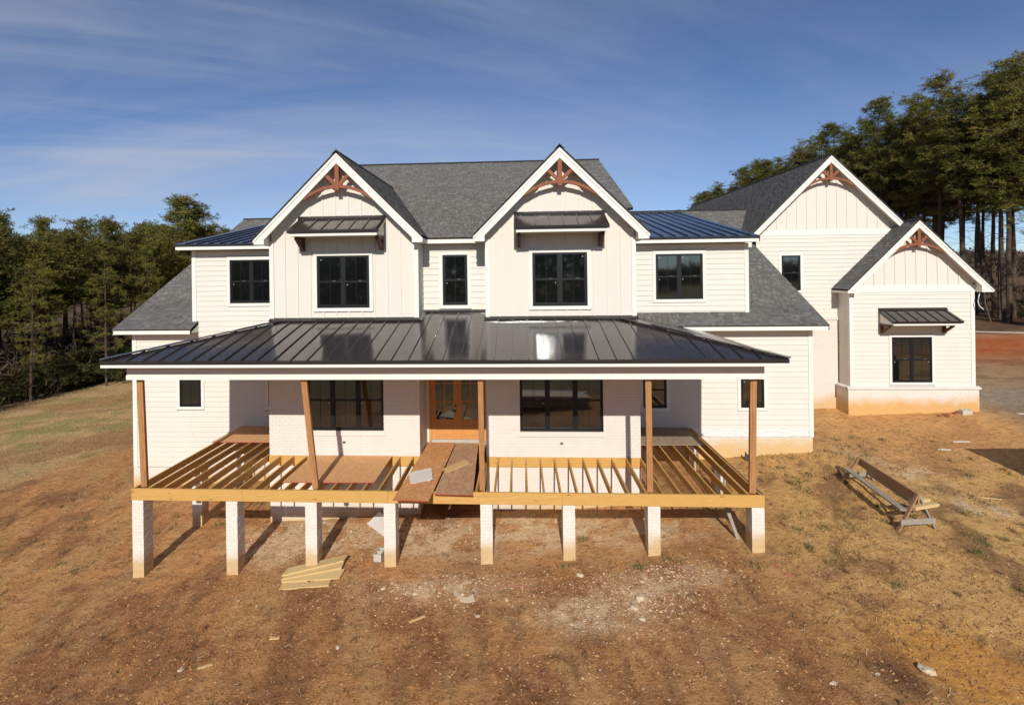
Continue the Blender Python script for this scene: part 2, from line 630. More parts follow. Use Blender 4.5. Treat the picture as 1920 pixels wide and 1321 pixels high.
# ------------------------------------------------------------------ value noise
def vnoise(x, y, seed=0):
    xi = np.floor(x).astype(np.int64); yi = np.floor(y).astype(np.int64)
    xf = x - xi; yf = y - yi

    def h(a, b):
        n = (a * 374761393 + b * 668265263 + seed * 974634777) & 0x7fffffff
        n = ((n ^ (n >> 13)) * 1274126177) & 0x7fffffff
        return ((n ^ (n >> 16)) & 0xffff) / 65535.0
    u = xf * xf * (3 - 2 * xf); v = yf * yf * (3 - 2 * yf)
    return (h(xi, yi) * (1 - u) + h(xi + 1, yi) * u) * (1 - v) + (h(xi, yi + 1) * (1 - u) + h(xi + 1, yi + 1) * u) * v


def fbm(x, y, seed=0, oct_=4, gain=0.5):
    s = 0; a = 1; tot = 0
    for i in range(oct_):
        s = s + a * vnoise(x * 2 ** i, y * 2 ** i, seed + i * 17); tot += a; a *= gain
    return s / tot


def sstep(x, a, b):
    t = np.clip((x - a) / (b - a), 0, 1)
    return t * t * (3 - 2 * t)


def base_z(x, y):
    x = np.asarray(x, float); y = np.asarray(y, float)
    xr = np.where(x > 9, 9 + 7 * np.tanh((x - 9) / 9), x)
    xr = np.where(xr < -38, -38 + 10 * np.tanh((xr + 38) / 20), xr)
    yy = y - 14.5
    fy = np.where(yy < 0, 0.028 * np.maximum(yy, -40), np.where(yy < 7, 0.045 * yy, 0.315 + 0.018 * np.minimum(yy - 7, 60)))
    z = -1.67 + 0.060 * xr + fy
    z = z - 0.30 * sstep(x, 10, 13) * sstep(y, 30, 22) * sstep(x, 30, 20)
    # the hillside behind the drone rises again towards its own woods
    z = z + np.where(y < -15, 0.05 * (-15 - np.maximum(y, -120)), 0)
    # far low hills beyond the trees
    z = z + 16 * sstep(y, 220, 480) * (0.6 + 0.4 * vnoise(x * 0.006, y * 0.006, 5))
    return z


def rill(x, y):
    n = fbm(x * 0.85 + 0.10 * y + 0.6 * vnoise(x * .9, y * .9, 8), y * 0.16, 101, 3)
    k = np.exp(-((n - 0.5) / 0.018) ** 2)
    gate = sstep(fbm(x * 0.35, y * 0.35, 111, 3), 0.47, 0.60)
    return k * gate * sstep(y, 24, 19)


def rough_z(x, y):
    near = np.clip(1 - (np.abs(y - 12) - 14) / 30, 0.15, 1)
    streak = fbm(x * 1.8, y * 0.5, 31, 3)
    return -0.045 * rill(x, y) * sstep(y, 14.4, 13.6) + near * (0.10 * (fbm(x * 0.55, y * 0.55, 3, 4) - 0.5) + 0.05 * (streak - 0.5) + 0.065 * (fbm(x * 3.6, y * 3.6, 9, 3) - 0.5))


def ground_z(x, y):
    return float(base_z(x, y) + rough_z(np.asarray(float(x)), np.asarray(float(y))))


# ------------------------------------------------------------------ ground
def axis(segs):
    out = [segs[0][0]]
    for a, b, st0, st1 in segs:
        x = a
        n = 0
        L = b - a
        while x < b - 1e-6:
            t = (x - a) / L
            st = st0 * (st1 / st0) ** t
            x = min(b, x + st); out.append(x)
    return np.array(out)


gx = axis([(-420, -40, 40, 1.2), (-40, -17, 1.2, 0.12), (-17, 19, 0.09, 0.09), (19, 60, 0.12, 1.0), (60, 460, 1.0, 40)])
gy = axis([(-180, 2, 20, 0.5), (2, 8, 0.5, 0.09), (8, 28, 0.085, 0.10), (28, 70, 0.12, 0.8), (70, 700, 0.8, 60)])
GX, GY = np.meshgrid(gx, gy)
GZ = base_z(GX, GY) + rough_z(GX, GY)


def lerp(c, d, f):
    return c * (1 - f[..., None]) + np.array(d) * f[..., None]


C = np.zeros(GX.shape + (3,)); C[:] = (0.610, 0.300, 0.115)
n_big = fbm(GX * 0.22, GY * 0.22, 41, 4)
n_mid = fbm(GX * 0.9, GY * 0.6, 51, 5)
n_str = fbm(GX * 1.5 + 0.35 * GY, GY * 0.30, 61, 5)
n_fin = fbm(GX * 3.1, GY * 3.1, 71, 4)
C = lerp(C, (0.300, 0.140, 0.060), sstep(n_mid, 0.46, 0.66) * 0.75)
C = lerp(C, (0.600, 0.360, 0.155), sstep(n_str, 0.50, 0.68) * 0.55)
C = lerp(C, (0.240, 0.110, 0.055), sstep(n_str, 0.45, 0.30) * 0.38)
# sandy golden ground to the right of the porch
rt = sstep(GX + 0.55 * (n_mid - 0.5) * 6, 4.6, 7.8) * sstep(GY, 5, 9)
C = lerp(C, (0.770, 0.470, 0.170), rt * (0.62 + 0.55 * n_big) * 0.95)
C = lerp(C, (0.270, 0.140, 0.070), rt * sstep(fbm(GX * 1.0 - 0.5 * GY, GY * 0.55 + 0.25 * GX, 81, 5), 0.52, 0.66) * 0.75)
# bright orange clay in the near right corner
oc = np.exp(-(((GX - 7.8) / 1.5) ** 2 + ((GY - 10.6) / 1.2) ** 2))
C = lerp(C, (0.76, 0.350, 0.075), np.clip(oc * (0.30 + 1.2 * sstep(n_mid, .3, .65)) * 0.9, 0, 0.75))
dk = np.exp(-(((GX - 6.2) / 0.34) ** 2 + ((GY - 10.45 + 0.3 * (GX - 6.2)) / 0.62) ** 2) ** 2)
C = lerp(C, (0.150, 0.070, 0.045), np.clip(dk * 0.85, 0, 0.85))
RILL = rill(GX, GY)
C = lerp(C, (0.250, 0.115, 0.058), RILL * 0.50)
# pale rubble and plaster spill under and before the porch
for (px, py, sx, sy, st) in ((-6.0, 16.2, 1.5, 1.0, 1.1), (-2.5, 15.9, 1.9, .8, .9), (0.4, 16.0, 1.6, .9, .85), (3.3, 15.9, 1.5, .7, .6), (-2.0, 13.5, 1.3, .45, .50),
                             (2.5, 12.85, .7, .40, 1.0), (1.3, 12.4, .9, .55, .8), (3.3, 13.66, .9, .35, .8), (12.2, 16.9, .6, .5, .8), (3.0, 15.6, 1.2, .5, .3), (11.0, 20.6, 1.0, .8, .5), (12.0, 19.2, .7, .9, .55)):
    g = np.exp(-(((GX - px) / sx) ** 2 + ((GY - py) / sy) ** 2))
    brk = 0.25 + 1.5 * sstep(fbm(GX * 2.6, GY * 2.2, 131, 5), 0.40, 0.58)
    C = lerp(C, (0.80, 0.600, 0.375), np.clip(g * brk * st, 0, 0.85))
# warm bare strip along the house wall on the right
g = sstep(GX, 8, 10.5) * sstep(GY, 18.2, 21.5) * sstep(GY, 29, 25)
C = lerp(C, (0.740, 0.390, 0.150), g * (0.4 + 0.6 * n_mid))
# field of dry grass on the left
ff = sstep(-GX + 5 * (n_big - 0.5) + 0.12 * (GY - 24), 17.2, 20.5) * sstep(GY, 17, 22)
grass = np.zeros_like(C); grass[:] = (0.620, 0.410, 0.195)
st2 = fbm(GX * 0.35, GY * 1.1 - 0.25 * GX, 91, 4)
grass = lerp(grass, (0.430, 0.270, 0.125), sstep(st2, 0.5, 0.66) * 0.8)
grass = lerp(grass, (0.330, 0.310, 0.105), sstep(n_mid, 0.52, 0.66) * 0.75)
grass = lerp(grass, (0.420, 0.210, 0.090), sstep(n_big, 0.56, 0.7) * 0.7)
C = C * (1 - ff[..., None]) + grass * ff[..., None]
# yard beyond the garage wing: tan, gravel band, red clay
yd = sstep(GX, 17.5, 20.5) * sstep(GY, 20, 24)
yard = np.zeros_like(C); yard[:] = (0.500, 0.320, 0.165)
yard = lerp(yard, (0.250, 0.165, 0.095), sstep(st2, 0.48, 0.62) * 0.8)
yard = lerp(yard, (0.400, 0.325, 0.245), np.exp(-((GY - 27.5 - 0.10 * (GX - 20)) / 2.2) ** 2) * 0.9)
rd = np.exp(-((GY - 42.5) / 6.0) ** 2)
yard = lerp(yard, (0.560, 0.130, 0.034), np.clip(rd * (0.6 + 0.7 * n_mid), 0, 0.95))
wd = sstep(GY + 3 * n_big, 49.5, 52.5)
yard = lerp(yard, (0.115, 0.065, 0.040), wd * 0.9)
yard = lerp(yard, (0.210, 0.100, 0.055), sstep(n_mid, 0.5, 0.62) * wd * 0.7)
C = C * (1 - yd[..., None]) + yard * yd[..., None]
# forest floor on the left
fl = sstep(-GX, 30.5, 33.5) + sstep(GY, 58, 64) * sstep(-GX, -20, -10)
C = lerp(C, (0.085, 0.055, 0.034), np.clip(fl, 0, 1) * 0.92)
# the slope behind the drone: winter grass
bh = sstep(-GY, -4, 6)
C = lerp(C, (0.21, 0.185, 0.085), bh * 0.9)
ha = sstep(GY, 180, 320)
C = lerp(C, (0.13, 0.095, 0.065), ha)

ny, nx = GX.shape
idx = np.arange(ny * nx).reshape(ny, nx)
quads = np.stack([idx[:-1, :-1], idx[:-1, 1:], idx[1:, 1:], idx[1:, :-1]], -1).reshape(-1, 4)
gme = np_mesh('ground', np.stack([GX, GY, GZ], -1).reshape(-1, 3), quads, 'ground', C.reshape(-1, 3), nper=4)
gme.polygons.foreach_set('use_smooth', np.ones(len(gme.polygons), bool))
ground = link('ground', gme)
tag(ground, 'bare reddish brown clay building plot with dry grass and gravel', None, kind='structure')

# ------------------------------------------------------------------ HOUSE
house = empty('house', (0, 20, 0))
tag(house, 'large white two-storey house under construction with dark roofs and gables', 'house')

YD, YB, YR, YL, YU, YG, YW = 17.40, 14.55, 18.30, 20.73, 21.05, 26.60, 25.70

# ---- walls behind the cladding
def core(x0, x1, y0, y1, z0, z1, material='siding', name='wall'):
    return MB().box(x0, x1, y0, y1, z0, z1).build(name, material, house)


def prism_wall(pts, y0, y1, material='batten', name='gable_wall'):
    return MB().prism(pts, y0, y1).build(name, material, house)


core(-13.83, -11.58, YL + .02, 32, -0.30, 3.38)
wall_low_l = core(-11.58, -7.30, YL + .02, 30, -0.30, 6.20)
wall_low_r = core(3.30, 9.63, YL + .02, 30, -0.30, 3.38)
wall_up_r = core(3.20, 7.74, YU + .02, 30, 3.0, 6.20)
wall_recess = core(-3.1, -0.9, YR + .02, 30, 2.9, 6.25)
core(-7.0, 3.1, 19.3, 30, -0.2, 6.3)
wall_gar = core(10.15, 16.9, YG + .02, 46, 3.05, 6.70)
wall_wing = core(13.52, 18.36, YW + .02, 34, 0.40, 4.30)

# dormer walls with gable tops
D1C, D2C = -5.185, 1.165
def dormer_wall(xc, x0, x1):
    top = 8.86 - 0.12
    pts = [(x0, 3.6), (x1, 3.6), (x1, top - (x1 - xc)), (xc, top), (x0, top - (xc - x0))]
    return prism_wall(pts, YD, 24.0)
dw1 = dormer_wall(D1C, -7.32, -2.96)
dw2 = dormer_wall(D2C, -0.97, 3.28)
GC, GAP = 13.11, 10.09
WC, WAP = 16.06, 7.24
gar_gable = prism_wall([(10.15, 5.9), (16.9, 5.9), (16.9, GAP - 3.79 - .1), (GC, GAP - .12), (10.15, GAP - 2.96 - .1)], YG, 46)
wing_gable = prism_wall([(13.52, 3.9), (18.36, 3.9), (18.36, WAP - 2.3 - .1), (WC, WAP - .12), (13.52, WAP - 2.54 - .1)], YW, 28)


def cut(iv, cuts):
    out = [iv]
    for a, b in cuts:
        nxt = []
        for x0, x1 in out:
            if b <= x0 or a >= x1:
                nxt.append((x0, x1))
            else:
                if a - x0 > .03: nxt.append((x0, a))
                if x1 - b > .03: nxt.append((b, x1))
        out = nxt
    return out


# lap profile: unit board, thicker at its lower edge
LAP = 0.178
ub = MB()
ub.hexa([(0, -.028, 0), (1, -.028, 0), (1, .012, 0), (0, .012, 0)], [(0, -.008, 1), (1, -.008, 1), (1, .012, 1), (0, .012, 1)])
UB = ub.mesh('siding_board', 'siding')


def lap_wall(parent, xa, xb, y, z0, z1, holes, side=False):
    """courses of lap siding; xa(z), xb(z) give the ends of a course; holes are (x0, x1, z0, z1)"""
    n = int(math.ceil((z1 - z0) / LAP - 1e-6))
    for k in range(n):
        za_ = z0 + k * LAP; zb_ = min(z1, za_ + LAP + .004)
        if zb_ - za_ < .02: continue
        zm = .5 * (za_ + zb_)
        x0 = xa(zm) if callable(xa) else xa
        x1 = xb(zm) if callable(xb) else xb
        cuts = [(h[0], h[1]) for h in holes if h[2] < zm < h[3]]
        for a, b in cut((x0, x1), cuts):
            segs = []
            L = b - a
            if L > 4.2:      # butt joint between two lengths
                j = a + L * random.uniform(.3, .7)
                segs = [(a, j - .0015), (j + .0015, b)]
            else:
                segs = [(a, b)]
            for s0, s1 in segs:
                o = bpy.data.objects.new('siding_board', UB)
                COL.objects.link(o)
                if side:
                    o.location = (y, s1, za_); o.rotation_euler = (0, 0, -math.pi / 2)
                else:
                    o.location = (s0, y, za_)
                o.scale = (s1 - s0, 1, zb_ - za_)
                o.parent = parent; o.matrix_parent_inverse = wm(parent).inverted()


T = 0.105   # width of window trim
WIN = dict(
    d1=(-5.94, -4.38, 4.33, 5.86, YD, 2), d2=(0.37, 1.93, 4.33, 5.86, YD, 2), rec=(-2.34, -1.58, 4.33, 5.86, YR, 1),
    ul=(-10.22, -8.66, 4.33, 5.86, YL, 2), ur=(4.66, 6.24, 4.31, 5.86, YU, 2),
    ll=(-12.11, -11.32, .68, 1.66, YL, 1), li=(-8.87, -8.08, .68, 1.90, YL, 1),
    lr=(7.34, 8.10, .68, 1.66, YL, 1), ri=(4.12, 4.90, .66, 1.90, YL, 1),
    gar=(11.19, 11.97, 4.36, 5.86, YG, 1), wing=(15.14, 16.71, .60, 2.45, YW, 2))


def hole(k):
    a = WIN[k]
    return (a[0] - T, a[1] + T, a[2] - T, a[3] + T)


lap_wall(wall_low_l, lambda z: -13.70 if z < 3.36 else -11.46, -7.42, YL, -1.46 + LAP * 0, 6.20, [hole('ul'), hole('ll'), hole('li')])
lap_wall(wall_low_r, 3.36, 9.55, YL, -0.26, 3.38, [hole('lr'), hole('ri')])
lap_wall(wall_up_r, 3.28, 7.63, YU, 3.55, 6.20, [hole('ur')])
lap_wall(wall_recess, -2.95, -0.97, YR, 4.02, 6.22, [hole('rec')])
lap_wall(wall_gar, 10.15, 16.9, YG, 3.20, 6.70, [hole('gar')])
lap_wall(wall_wing, 13.64, 18.24, YW, 0.44, 4.30, [hole('wing')])
lap_wall(wall_wing, YW + .02, YG, 13.52, 0.44, 4.30, [], side=True)
# the dormer cheek that faces the recess
lap_wall(dw1, YD + .1, YR, -2.96, 4.0, 6.2, [], side=True) if False else None
cheek = MB().box(-2.97, -2.955, YD + .12, YR, 3.95, 6.2)
for k in range(12):
    z = 4.0 + k * LAP
    cheek.hexa([(-2.96, YD + .12, z), (-2.935, YD + .12, z), (-2.935, YR - .02, z), (-2.96, YR - .02, z)],
               [(-2.96, YD + .12, z + LAP), (-2.948, YD + .12, z + LAP), (-2.948, YR - .02, z + LAP), (-2.96, YR - .02, z + LAP)])
cheek.build('cheek_wall', 'siding', house)


def battens(parent, xc, apex, x0, x1, zb_, y, step, holes, first=0.0):
    k0 = int((x0 - xc) / step) - 1
    for k in range(k0, -k0 + 2):
        x = xc + first + k * step
        if not (x0 + .06 < x < x1 - .06): continue
        zt = apex - abs(x - xc) - 0.20
        segs = [(zb_, zt)]
        for h in holes:
            if h[0] - .02 < x < h[1] + .02:
                segs = [(zb_, h[2]), (h[3], zt)]
        for a, b in segs:
            if b - a < .04: continue
            MB().box(x - .022, x + .022, y - .028, y + .004, a, b).build('batten', 'batten', parent)


CAN1 = (-6.45, -3.93, 6.36, 7.0)
battens(dw1, D1C, 8.86, -7.32, -2.96, 3.93, YD, .383, [hole('d1')], .19)
battens(dw2, D2C, 8.86, -0.97, 3.28, 3.95, YD, .383, [hole('d2')], .19)
battens(gar_gable, GC, GAP, 10.15, 16.9, 6.93, YG, .415, [], .0)
battens(wing_gable, WC, WAP, 13.52, 18.36, 4.55, YW, .415, [], .1)
# sloping frieze boards that close the battens under the rakes
for (par, xc, ap, hw, y) in ((dw1, D1C, 8.86, 2.1, YD), (dw2, D2C, 8.86, 2.1, YD), (gar_gable, GC, GAP, 3.0, YG), (wing_gable, WC, WAP, 2.3, YW)):
    for s in (-1, 1):
        MB().prism([(xc, ap - .16), (xc + s * hw, ap - hw - .16), (xc + s * hw, ap - hw - .34), (xc, ap - .34)], y - .024, y).build('frieze_board', 'batten', par)


# ---- trim boards
def trim(x0, x1, y0, y1, z0, z1, name='corner_board', material='trim'):
    return MB().box(x0, x1, y0, y1, z0, z1).build(name, material, house, bevel=.004)


trim(-13.85, -13.70, YL - .046, YL + .12, -1.48, 3.36)
trim(-11.61, -11.46, YL - .046, YL + .12, 3.60, 6.20)
trim(9.55, 9.69, YL - .046, YL + .12, -0.30, 3.36)
trim(7.63, 7.77, YU - .046, YU + .12, 3.70, 6.20)
trim(-7.37, -7.24, YD - .046, YD + .10, 3.90, 6.30)
trim(-3.06, -2.93, YD - .046, YD + .10, 3.90, 6.30)
trim(-0.99, -0.86, YD - .046, YD + .10, 3.92, 6.30)
trim(3.18, 3.31, YD - .046, YD + .10, 3.92, 6.30)
trim(13.49, 13.64, YW - .046, YW + .12, 0.44, 4.30)
trim(18.24, 18.39, YW - .046, YW + .12, 0.44, 4.30)
trim(10.15, 16.9, YG - .032, YG, 6.70, 6.94, 'band_board')
trim(13.40, 18.42, YW - .034, YW, 4.28, 4.55, 'band_board')
trim(-2.955, -0.97, YR - .032, YR, 3.98, 4.10, 'skirt_board')

# ---- windows
def window(key, trimmed=True, sashes=True):
    x0, x1, z0, z1, y, n = WIN[key]
    f = MB()
    F = .05
    yo = y - .052 if trimmed else y + .03
    f.box(x0, x1, yo, y + .10, z0, z0 + F); f.box(x0, x1, yo, y + .10, z1 - F, z1)
    f.box(x0, x0 + F, yo, y + .10, z0 + F, z1 - F); f.box(x1 - F, x1, yo, y + .10, z0 + F, z1 - F)
    win = f.build('window', 'black', house)
    uw = (x1 - x0) / n
    MW = .045
    zm = .5 * (z0 + z1)
    for i in range(n):
        a = x0 + i * uw + (F if i == 0 else MW); b = x0 + (i + 1) * uw - (F if i == n - 1 else MW)
        if i:
            xm = x0 + i * uw
            MB().box(xm - MW, xm + MW, yo + .004, y + .10, z0 + F, z1 - F).build('mullion', 'black', win)
        halves = [(z0 + F, zm - .02, yo + .030), (zm + .02, z1 - F, yo + .018)] if sashes else [(z0 + F, z1 - F, yo + .025)]
        if sashes:
            MB().box(a, b, yo + .010, y + .09, zm - .025, zm + .025).build('meeting_rail', 'black', win)
        for j, (p, q, yp) in enumerate(halves):
            g = MB()
            tx, tz = random.uniform(-.002, .002), random.uniform(-.003, .003)
            if key == 'd2': tx, tz = 0, 0
            sa = a + .028; sb = b - .028; sp_ = p + (.045 if j == 0 else .01); sq = q - .012
            # sash rails
            s_ = MB()
            yr = yp - .012
            s_.box(a, b, yr, yp + .03, p, sp_); s_.box(a, b, yr, yp + .03, sq, q)
            s_.box(a, sa, yr, yp + .03, sp_, sq); s_.box(sb, b, yr, yp + .03, sp_, sq)
            s_.build('sash', 'black', win)
            g.hexa([(sa, yp + tx, sp_), (sb, yp - tx, sp_), (sb, yp + .018, sp_), (sa, yp + .018, sp_)],
                   [(sa, yp + tx + tz, sq), (sb, yp - tx + tz, sq), (sb, yp + .018, sq), (sa, yp + .018, sq)])
            g.build('pane', 'glass', win)
            xm = .5 * (sa + sb)
            MB().box(xm - .0045, xm + .0045, yp - .007, yp + .004, sp_, sq).build('muntin', 'black', win)
            if random.random() < .5:
                sx = sa + .05 if random.random() < .5 else sb - .05
                MB().prism([(sx + .012 * math.cos(t), sq - .06 + .012 * math.sin(t)) for t in np.linspace(0, 2 * math.pi, 9)[:-1]], yp - .008, yp + .004).build('sticker', 'white_plastic', win)
            if j == 1 and sashes:
                MB().box(xm - .05 + .12, xm + .05 + .12, yo - .002, yo + .02, zm + .024, zm + .032).build('sash_lock', 'grey_wood', win)
    if trimmed:
        for (p, q, r, s) in ((x0 - T, x1 + T, z1, z1 + T), (x0 - T, x1 + T, z0 - T, z0), (x0 - T, x0, z0, z1), (x1, x1 + T, z0, z1)):
            MB().box(p, q, y - .058, y + .05, r, s).build('trim_board', 'trim', win, bevel=.003)
    return win


for k in WIN:
    window(k, True, k not in ('ll', 'lr'))
WIN['b1'] = (-6.30, -4.02, .72, 2.52, YD, 3)
WIN['b2'] = (-0.04, 2.34, .72, 2.52, YD, 3)
window('b1', False); window('b2', False)


# ---- brickwork
BH, BL, JT = 0.0795, 0.2032, 0.009


def brick_wall(x0, x1, y, zb_, zt, holes, material='brick', depth=2.0, ends=(False, False), pieces=None):
    c_ = MB()
    segs = [(x0, x1, zb_, zt)]
    for h in holes:
        ns = []
        for (a, b, p, q) in segs:
            if h[0] >= b or h[1] <= a: ns.append((a, b, p, q)); continue
            ns += [(a, h[0], p, q), (h[1], b, p, q)]
            if h[2] > p: ns.append((h[0], h[1], p, h[2]))
            if h[3] < q: ns.append((h[0], h[1], h[3], q))
        segs = ns
    for (a, b, p, q) in segs:
        c_.box(a + .001, b - .001, y + .007, y + depth, p, q)
    wl_ = c_.build('brick_wall', 'mortar', house)
    st = MB(); n = 0
    nc = int((zt - zb_) / BH)
    for k in range(nc):
        z = zb_ + k * BH + JT / 2
        off = (k % 2) * BL / 2
        x = x0 - off
        while x < x1 - .02:
            a = max(x0, x + JT / 2); b = min(x1, x + BL - JT / 2)
            zm = z + BH / 2
            for a2, b2 in cut((a, b), [(h[0], h[1]) for h in holes if h[2] < zm < h[3]]):
                if b2 - a2 < .02: continue
                d = random.uniform(0, .0035)
                if pieces and n < pieces[0] and pieces[1] < zm < pieces[2] and a2 > pieces[3]:
                    o = link('brick', UBR[material], wl_)
                    o.location = (a2, y - d, z); o.scale = (b2 - a2, .05, BH - JT)
                    n += 1
                else:
                    st.box(a2, b2, y - d, y + .05, z, z + BH - JT)
            x += BL
    if st.v:
        st.build('brick_courses', material, wl_, kind='stuff')
    return wl_


UBR = {}
for k in ('brick', 'pier_brick', 'clay_brick', 'tall_brick'):
    UBR[k] = MB().box(0, 1, 0, 1, 0, 1).mesh('brick', k)

bw1 = brick_wall(-7.45, -2.96, YD, -2.45, 2.95, [(-6.30, -4.02, .72, 2.52)])
bw2 = brick_wall(-1.02, 3.38, YD, -2.1, 2.95, [(-0.04, 2.34, .72, 2.52)])
brick_wall(3.38, 9.66, YL - .02, -1.6, -0.29, [], 'tall_brick', 3.0, pieces=(300, -1.25, 0, 5.2))
brick_wall(-13.86, -7.4, YL - .02, -3.0, -1.48, [], 'clay_brick', 3.0)
brick_wall(9.7, 13.46, YG - .05, -1.3, 3.10, [], 'clay_brick', 3.0)
brick_wall(13.38, 18.48, YW - .10, -1.4, 0.34, [], 'clay_brick', 3.0)
# brick faces that look sideways: reveal of the entry and the left end of the wing base
for (x, y0, y1, zb_, zt, material, s) in ((-2.96, YD, 18.9, -.1, 2.95, 'brick', 1), (13.38, YW - .10, YG - .06, -1.4, .34, 'clay_brick', -1)):
    st = MB()
    for k in range(int((zt - zb_) / BH)):
        z = zb_ + k * BH + JT / 2
        y = y0 - (k % 2) * BL / 2
        while y < y1 - .02:
            a = max(y0 + .002, y + JT / 2); b = min(y1, y + BL - JT / 2)
            if b - a > .02:
                d = random.uniform(.001, .005)
                xa_, xb_ = sorted((x - s * .03, x + s * d))
                st.box(xa_, xb_, a, b, z, z + BH - JT)
            y += BL
    st.build('brick_courses', material, house, kind='stuff')
MB().box(-3.4, -2.962, YD + .01, 18.9, -.2, 2.95).build('brick_wall', 'mortar', house)
# rowlock sills, ledges
for (x0, x1) in ((-6.33, -3.99), (-0.07, 2.37)):
    s_ = MB(); x = x0
    sill = MB().box(x0, x1, YD - .028, YD + .09, .575, .712).build('window_sill', 'mortar', house)
    while x < x1 - .02:
        s_.box(x + .004, min(x + .075, x1) - .003, YD - .033, YD + .088, .58, .716); x += .079
    s_.build('brick_courses', 'brick', sill, kind='stuff')
MB().hexa([(13.33, YW - .15, .34), (18.53, YW - .15, .34), (18.53, YW, .34), (13.33, YW, .34)],
          [(13.33, YW - .15, .40), (18.53, YW - .15, .40), (18.53, YW, .445), (13.33, YW, .445)]).build('ledge', 'brick', house)
MB().hexa([(13.33, YW - .05, .34), (13.52, YW - .05, .34), (13.52, YG - .06, .34), (13.33, YG - .06, .34)],
          [(13.33, YW - .05, .40), (13.52, YW - .05, .445), (13.52, YG - .06, .445), (13.33, YG - .06, .40)]).build('ledge', 'brick', house)
MB().box(9.7, 13.48, YG - .09, YG, 3.10, 3.19).build('ledge', 'brick', house)
# house wrap hanging loose below the last course on the right
fv = MB(); nseg = 40
top, bot = [], []
for i in range(nseg + 1):
    x = 3.45 + (9.53 - 3.45) * i / nseg
    top.append((x, YL - .028, -.02)); bot.append((x, YL - .034 - .012 * random.random(), -.30 + .02 * random.random() + (.05 if i < 8 else 0)))
for i in range(nseg):
    fv.poly([top[i], bot[i], bot[i + 1], top[i + 1]])
fv.build('house_wrap', 'film', house)
for x in (-5.20, 1.145):
    b_ = MB().box(x - .055, x + .055, YD - .012, YD + .02, .35, .425).build('outlet_box', 'concrete', house)
    MB().box(x - .035, x + .035, YD - .014, YD + .02, .365, .41).build('opening', 'dark', b_)

# ---- entry
YDR = 18.85
MB().box(-3.0, -0.9, YDR + .06, 19.3, -.1, 2.95).build('wall', 'trim', house)
MB().box(-2.965, -2.90, YDR - .03, YDR + .05, 0, 2.62).build('door_casing', 'trim', house)
MB().box(-1.09, -1.02, YDR - .03, YDR + .05, 0, 2.62).build('door_casing', 'trim', house)
MB().box(-2.90, -2.815, YDR - .01, YDR + .08, 0, 2.60).build('door_jamb', 'door', house)
MB().box(-1.175, -1.09, YDR - .01, YDR + .08, 0, 2.60).build('door_jamb', 'door', house)
MB().box(-2.815, -1.175, YDR - .04, YDR + .08, -.02, .085).build('threshold', 'concrete', house)


def door_leaf(x0, x1, handle):
    lf = MB()
    st = .125; y0, y1 = YDR, YDR + .045
    lf.box(x0, x0 + st, y0, y1, .09, 2.56); lf.box(x1 - st, x1, y0, y1, .09, 2.56)
    lf.box(x0 + st, x1 - st, y0, y1, .09, .16); lf.box(x0 + st, x1 - st, y0, y1, .56, .71); lf.box(x0 + st, x1 - st, y0, y1, 2.43, 2.56)
    lf = lf.build('door', 'door', house, bevel=.004)
    # raised wooden panel with bevelled field
    MB().box(x0 + st, x1 - st, y0 + .022, y1, .16, .56).build('panel', 'door', lf)
    a, b, p, q = x0 + st + .02, x1 - st - .02, .18, .54
    MB().hexa([(a, y0 + .021, p), (b, y0 + .021, p), (b, y0 + .021, q), (a, y0 + .021, q)], [(a + .05, y0 + .008, p + .05), (b - .05, y0 + .008, p + .05), (b - .05, y0 + .008, q - .05), (a + .05, y0 + .008, q - .05)]).build('raised_panel', 'door', lf)
    xm = .5 * (x0 + x1)
    zs = [.71, 1.27, 1.84, 2.43]
    MB().box(xm - .014, xm + .014, y0 + .004, y1, .71, 2.43).build('glazing_bar', 'door', lf)
    for z in zs[1:3]:
        MB().box(x0 + st, xm - .014, y0 + .006, y1, z - .014, z + .014).build('glazing_bar', 'door', lf)
        MB().box(xm + .014, x1 - st, y0 + .006, y1, z - .014, z + .014).build('glazing_bar', 'door', lf)
    for i in range(3):
        for (a, b) in ((x0 + st, xm - .014), (xm + .014, x1 - st)):
            MB().box(a, b, y0 + .022, y0 + .03, zs[i] + (.014 if i else 0), zs[i + 1] - (.014 if i < 2 else 0)).build('pane', 'glass', lf)
    if handle:
        hx = x1 - .06
        MB().tube([(hx, y0 - .02, 1.14), (hx, y0 + .005, 1.14)], .028, 10).build('lock', 'dark', lf)
        h = MB().tube([(hx, y0 - .05, .985), (hx, y0 + .005, .985)], .024, 10)
        h.bar((hx + .01, y0 - .045, .985), (hx - .10, y0 - .045, .98), .018, .022)
        h.build('handle', 'dark', lf)
    return lf


door_leaf(-2.813, -1.999, True)
door_leaf(-1.993, -1.178, False)
MB().box(-2.006, -1.986, YDR - .012, YDR, .09, 2.56).build('astragal', 'door', house)


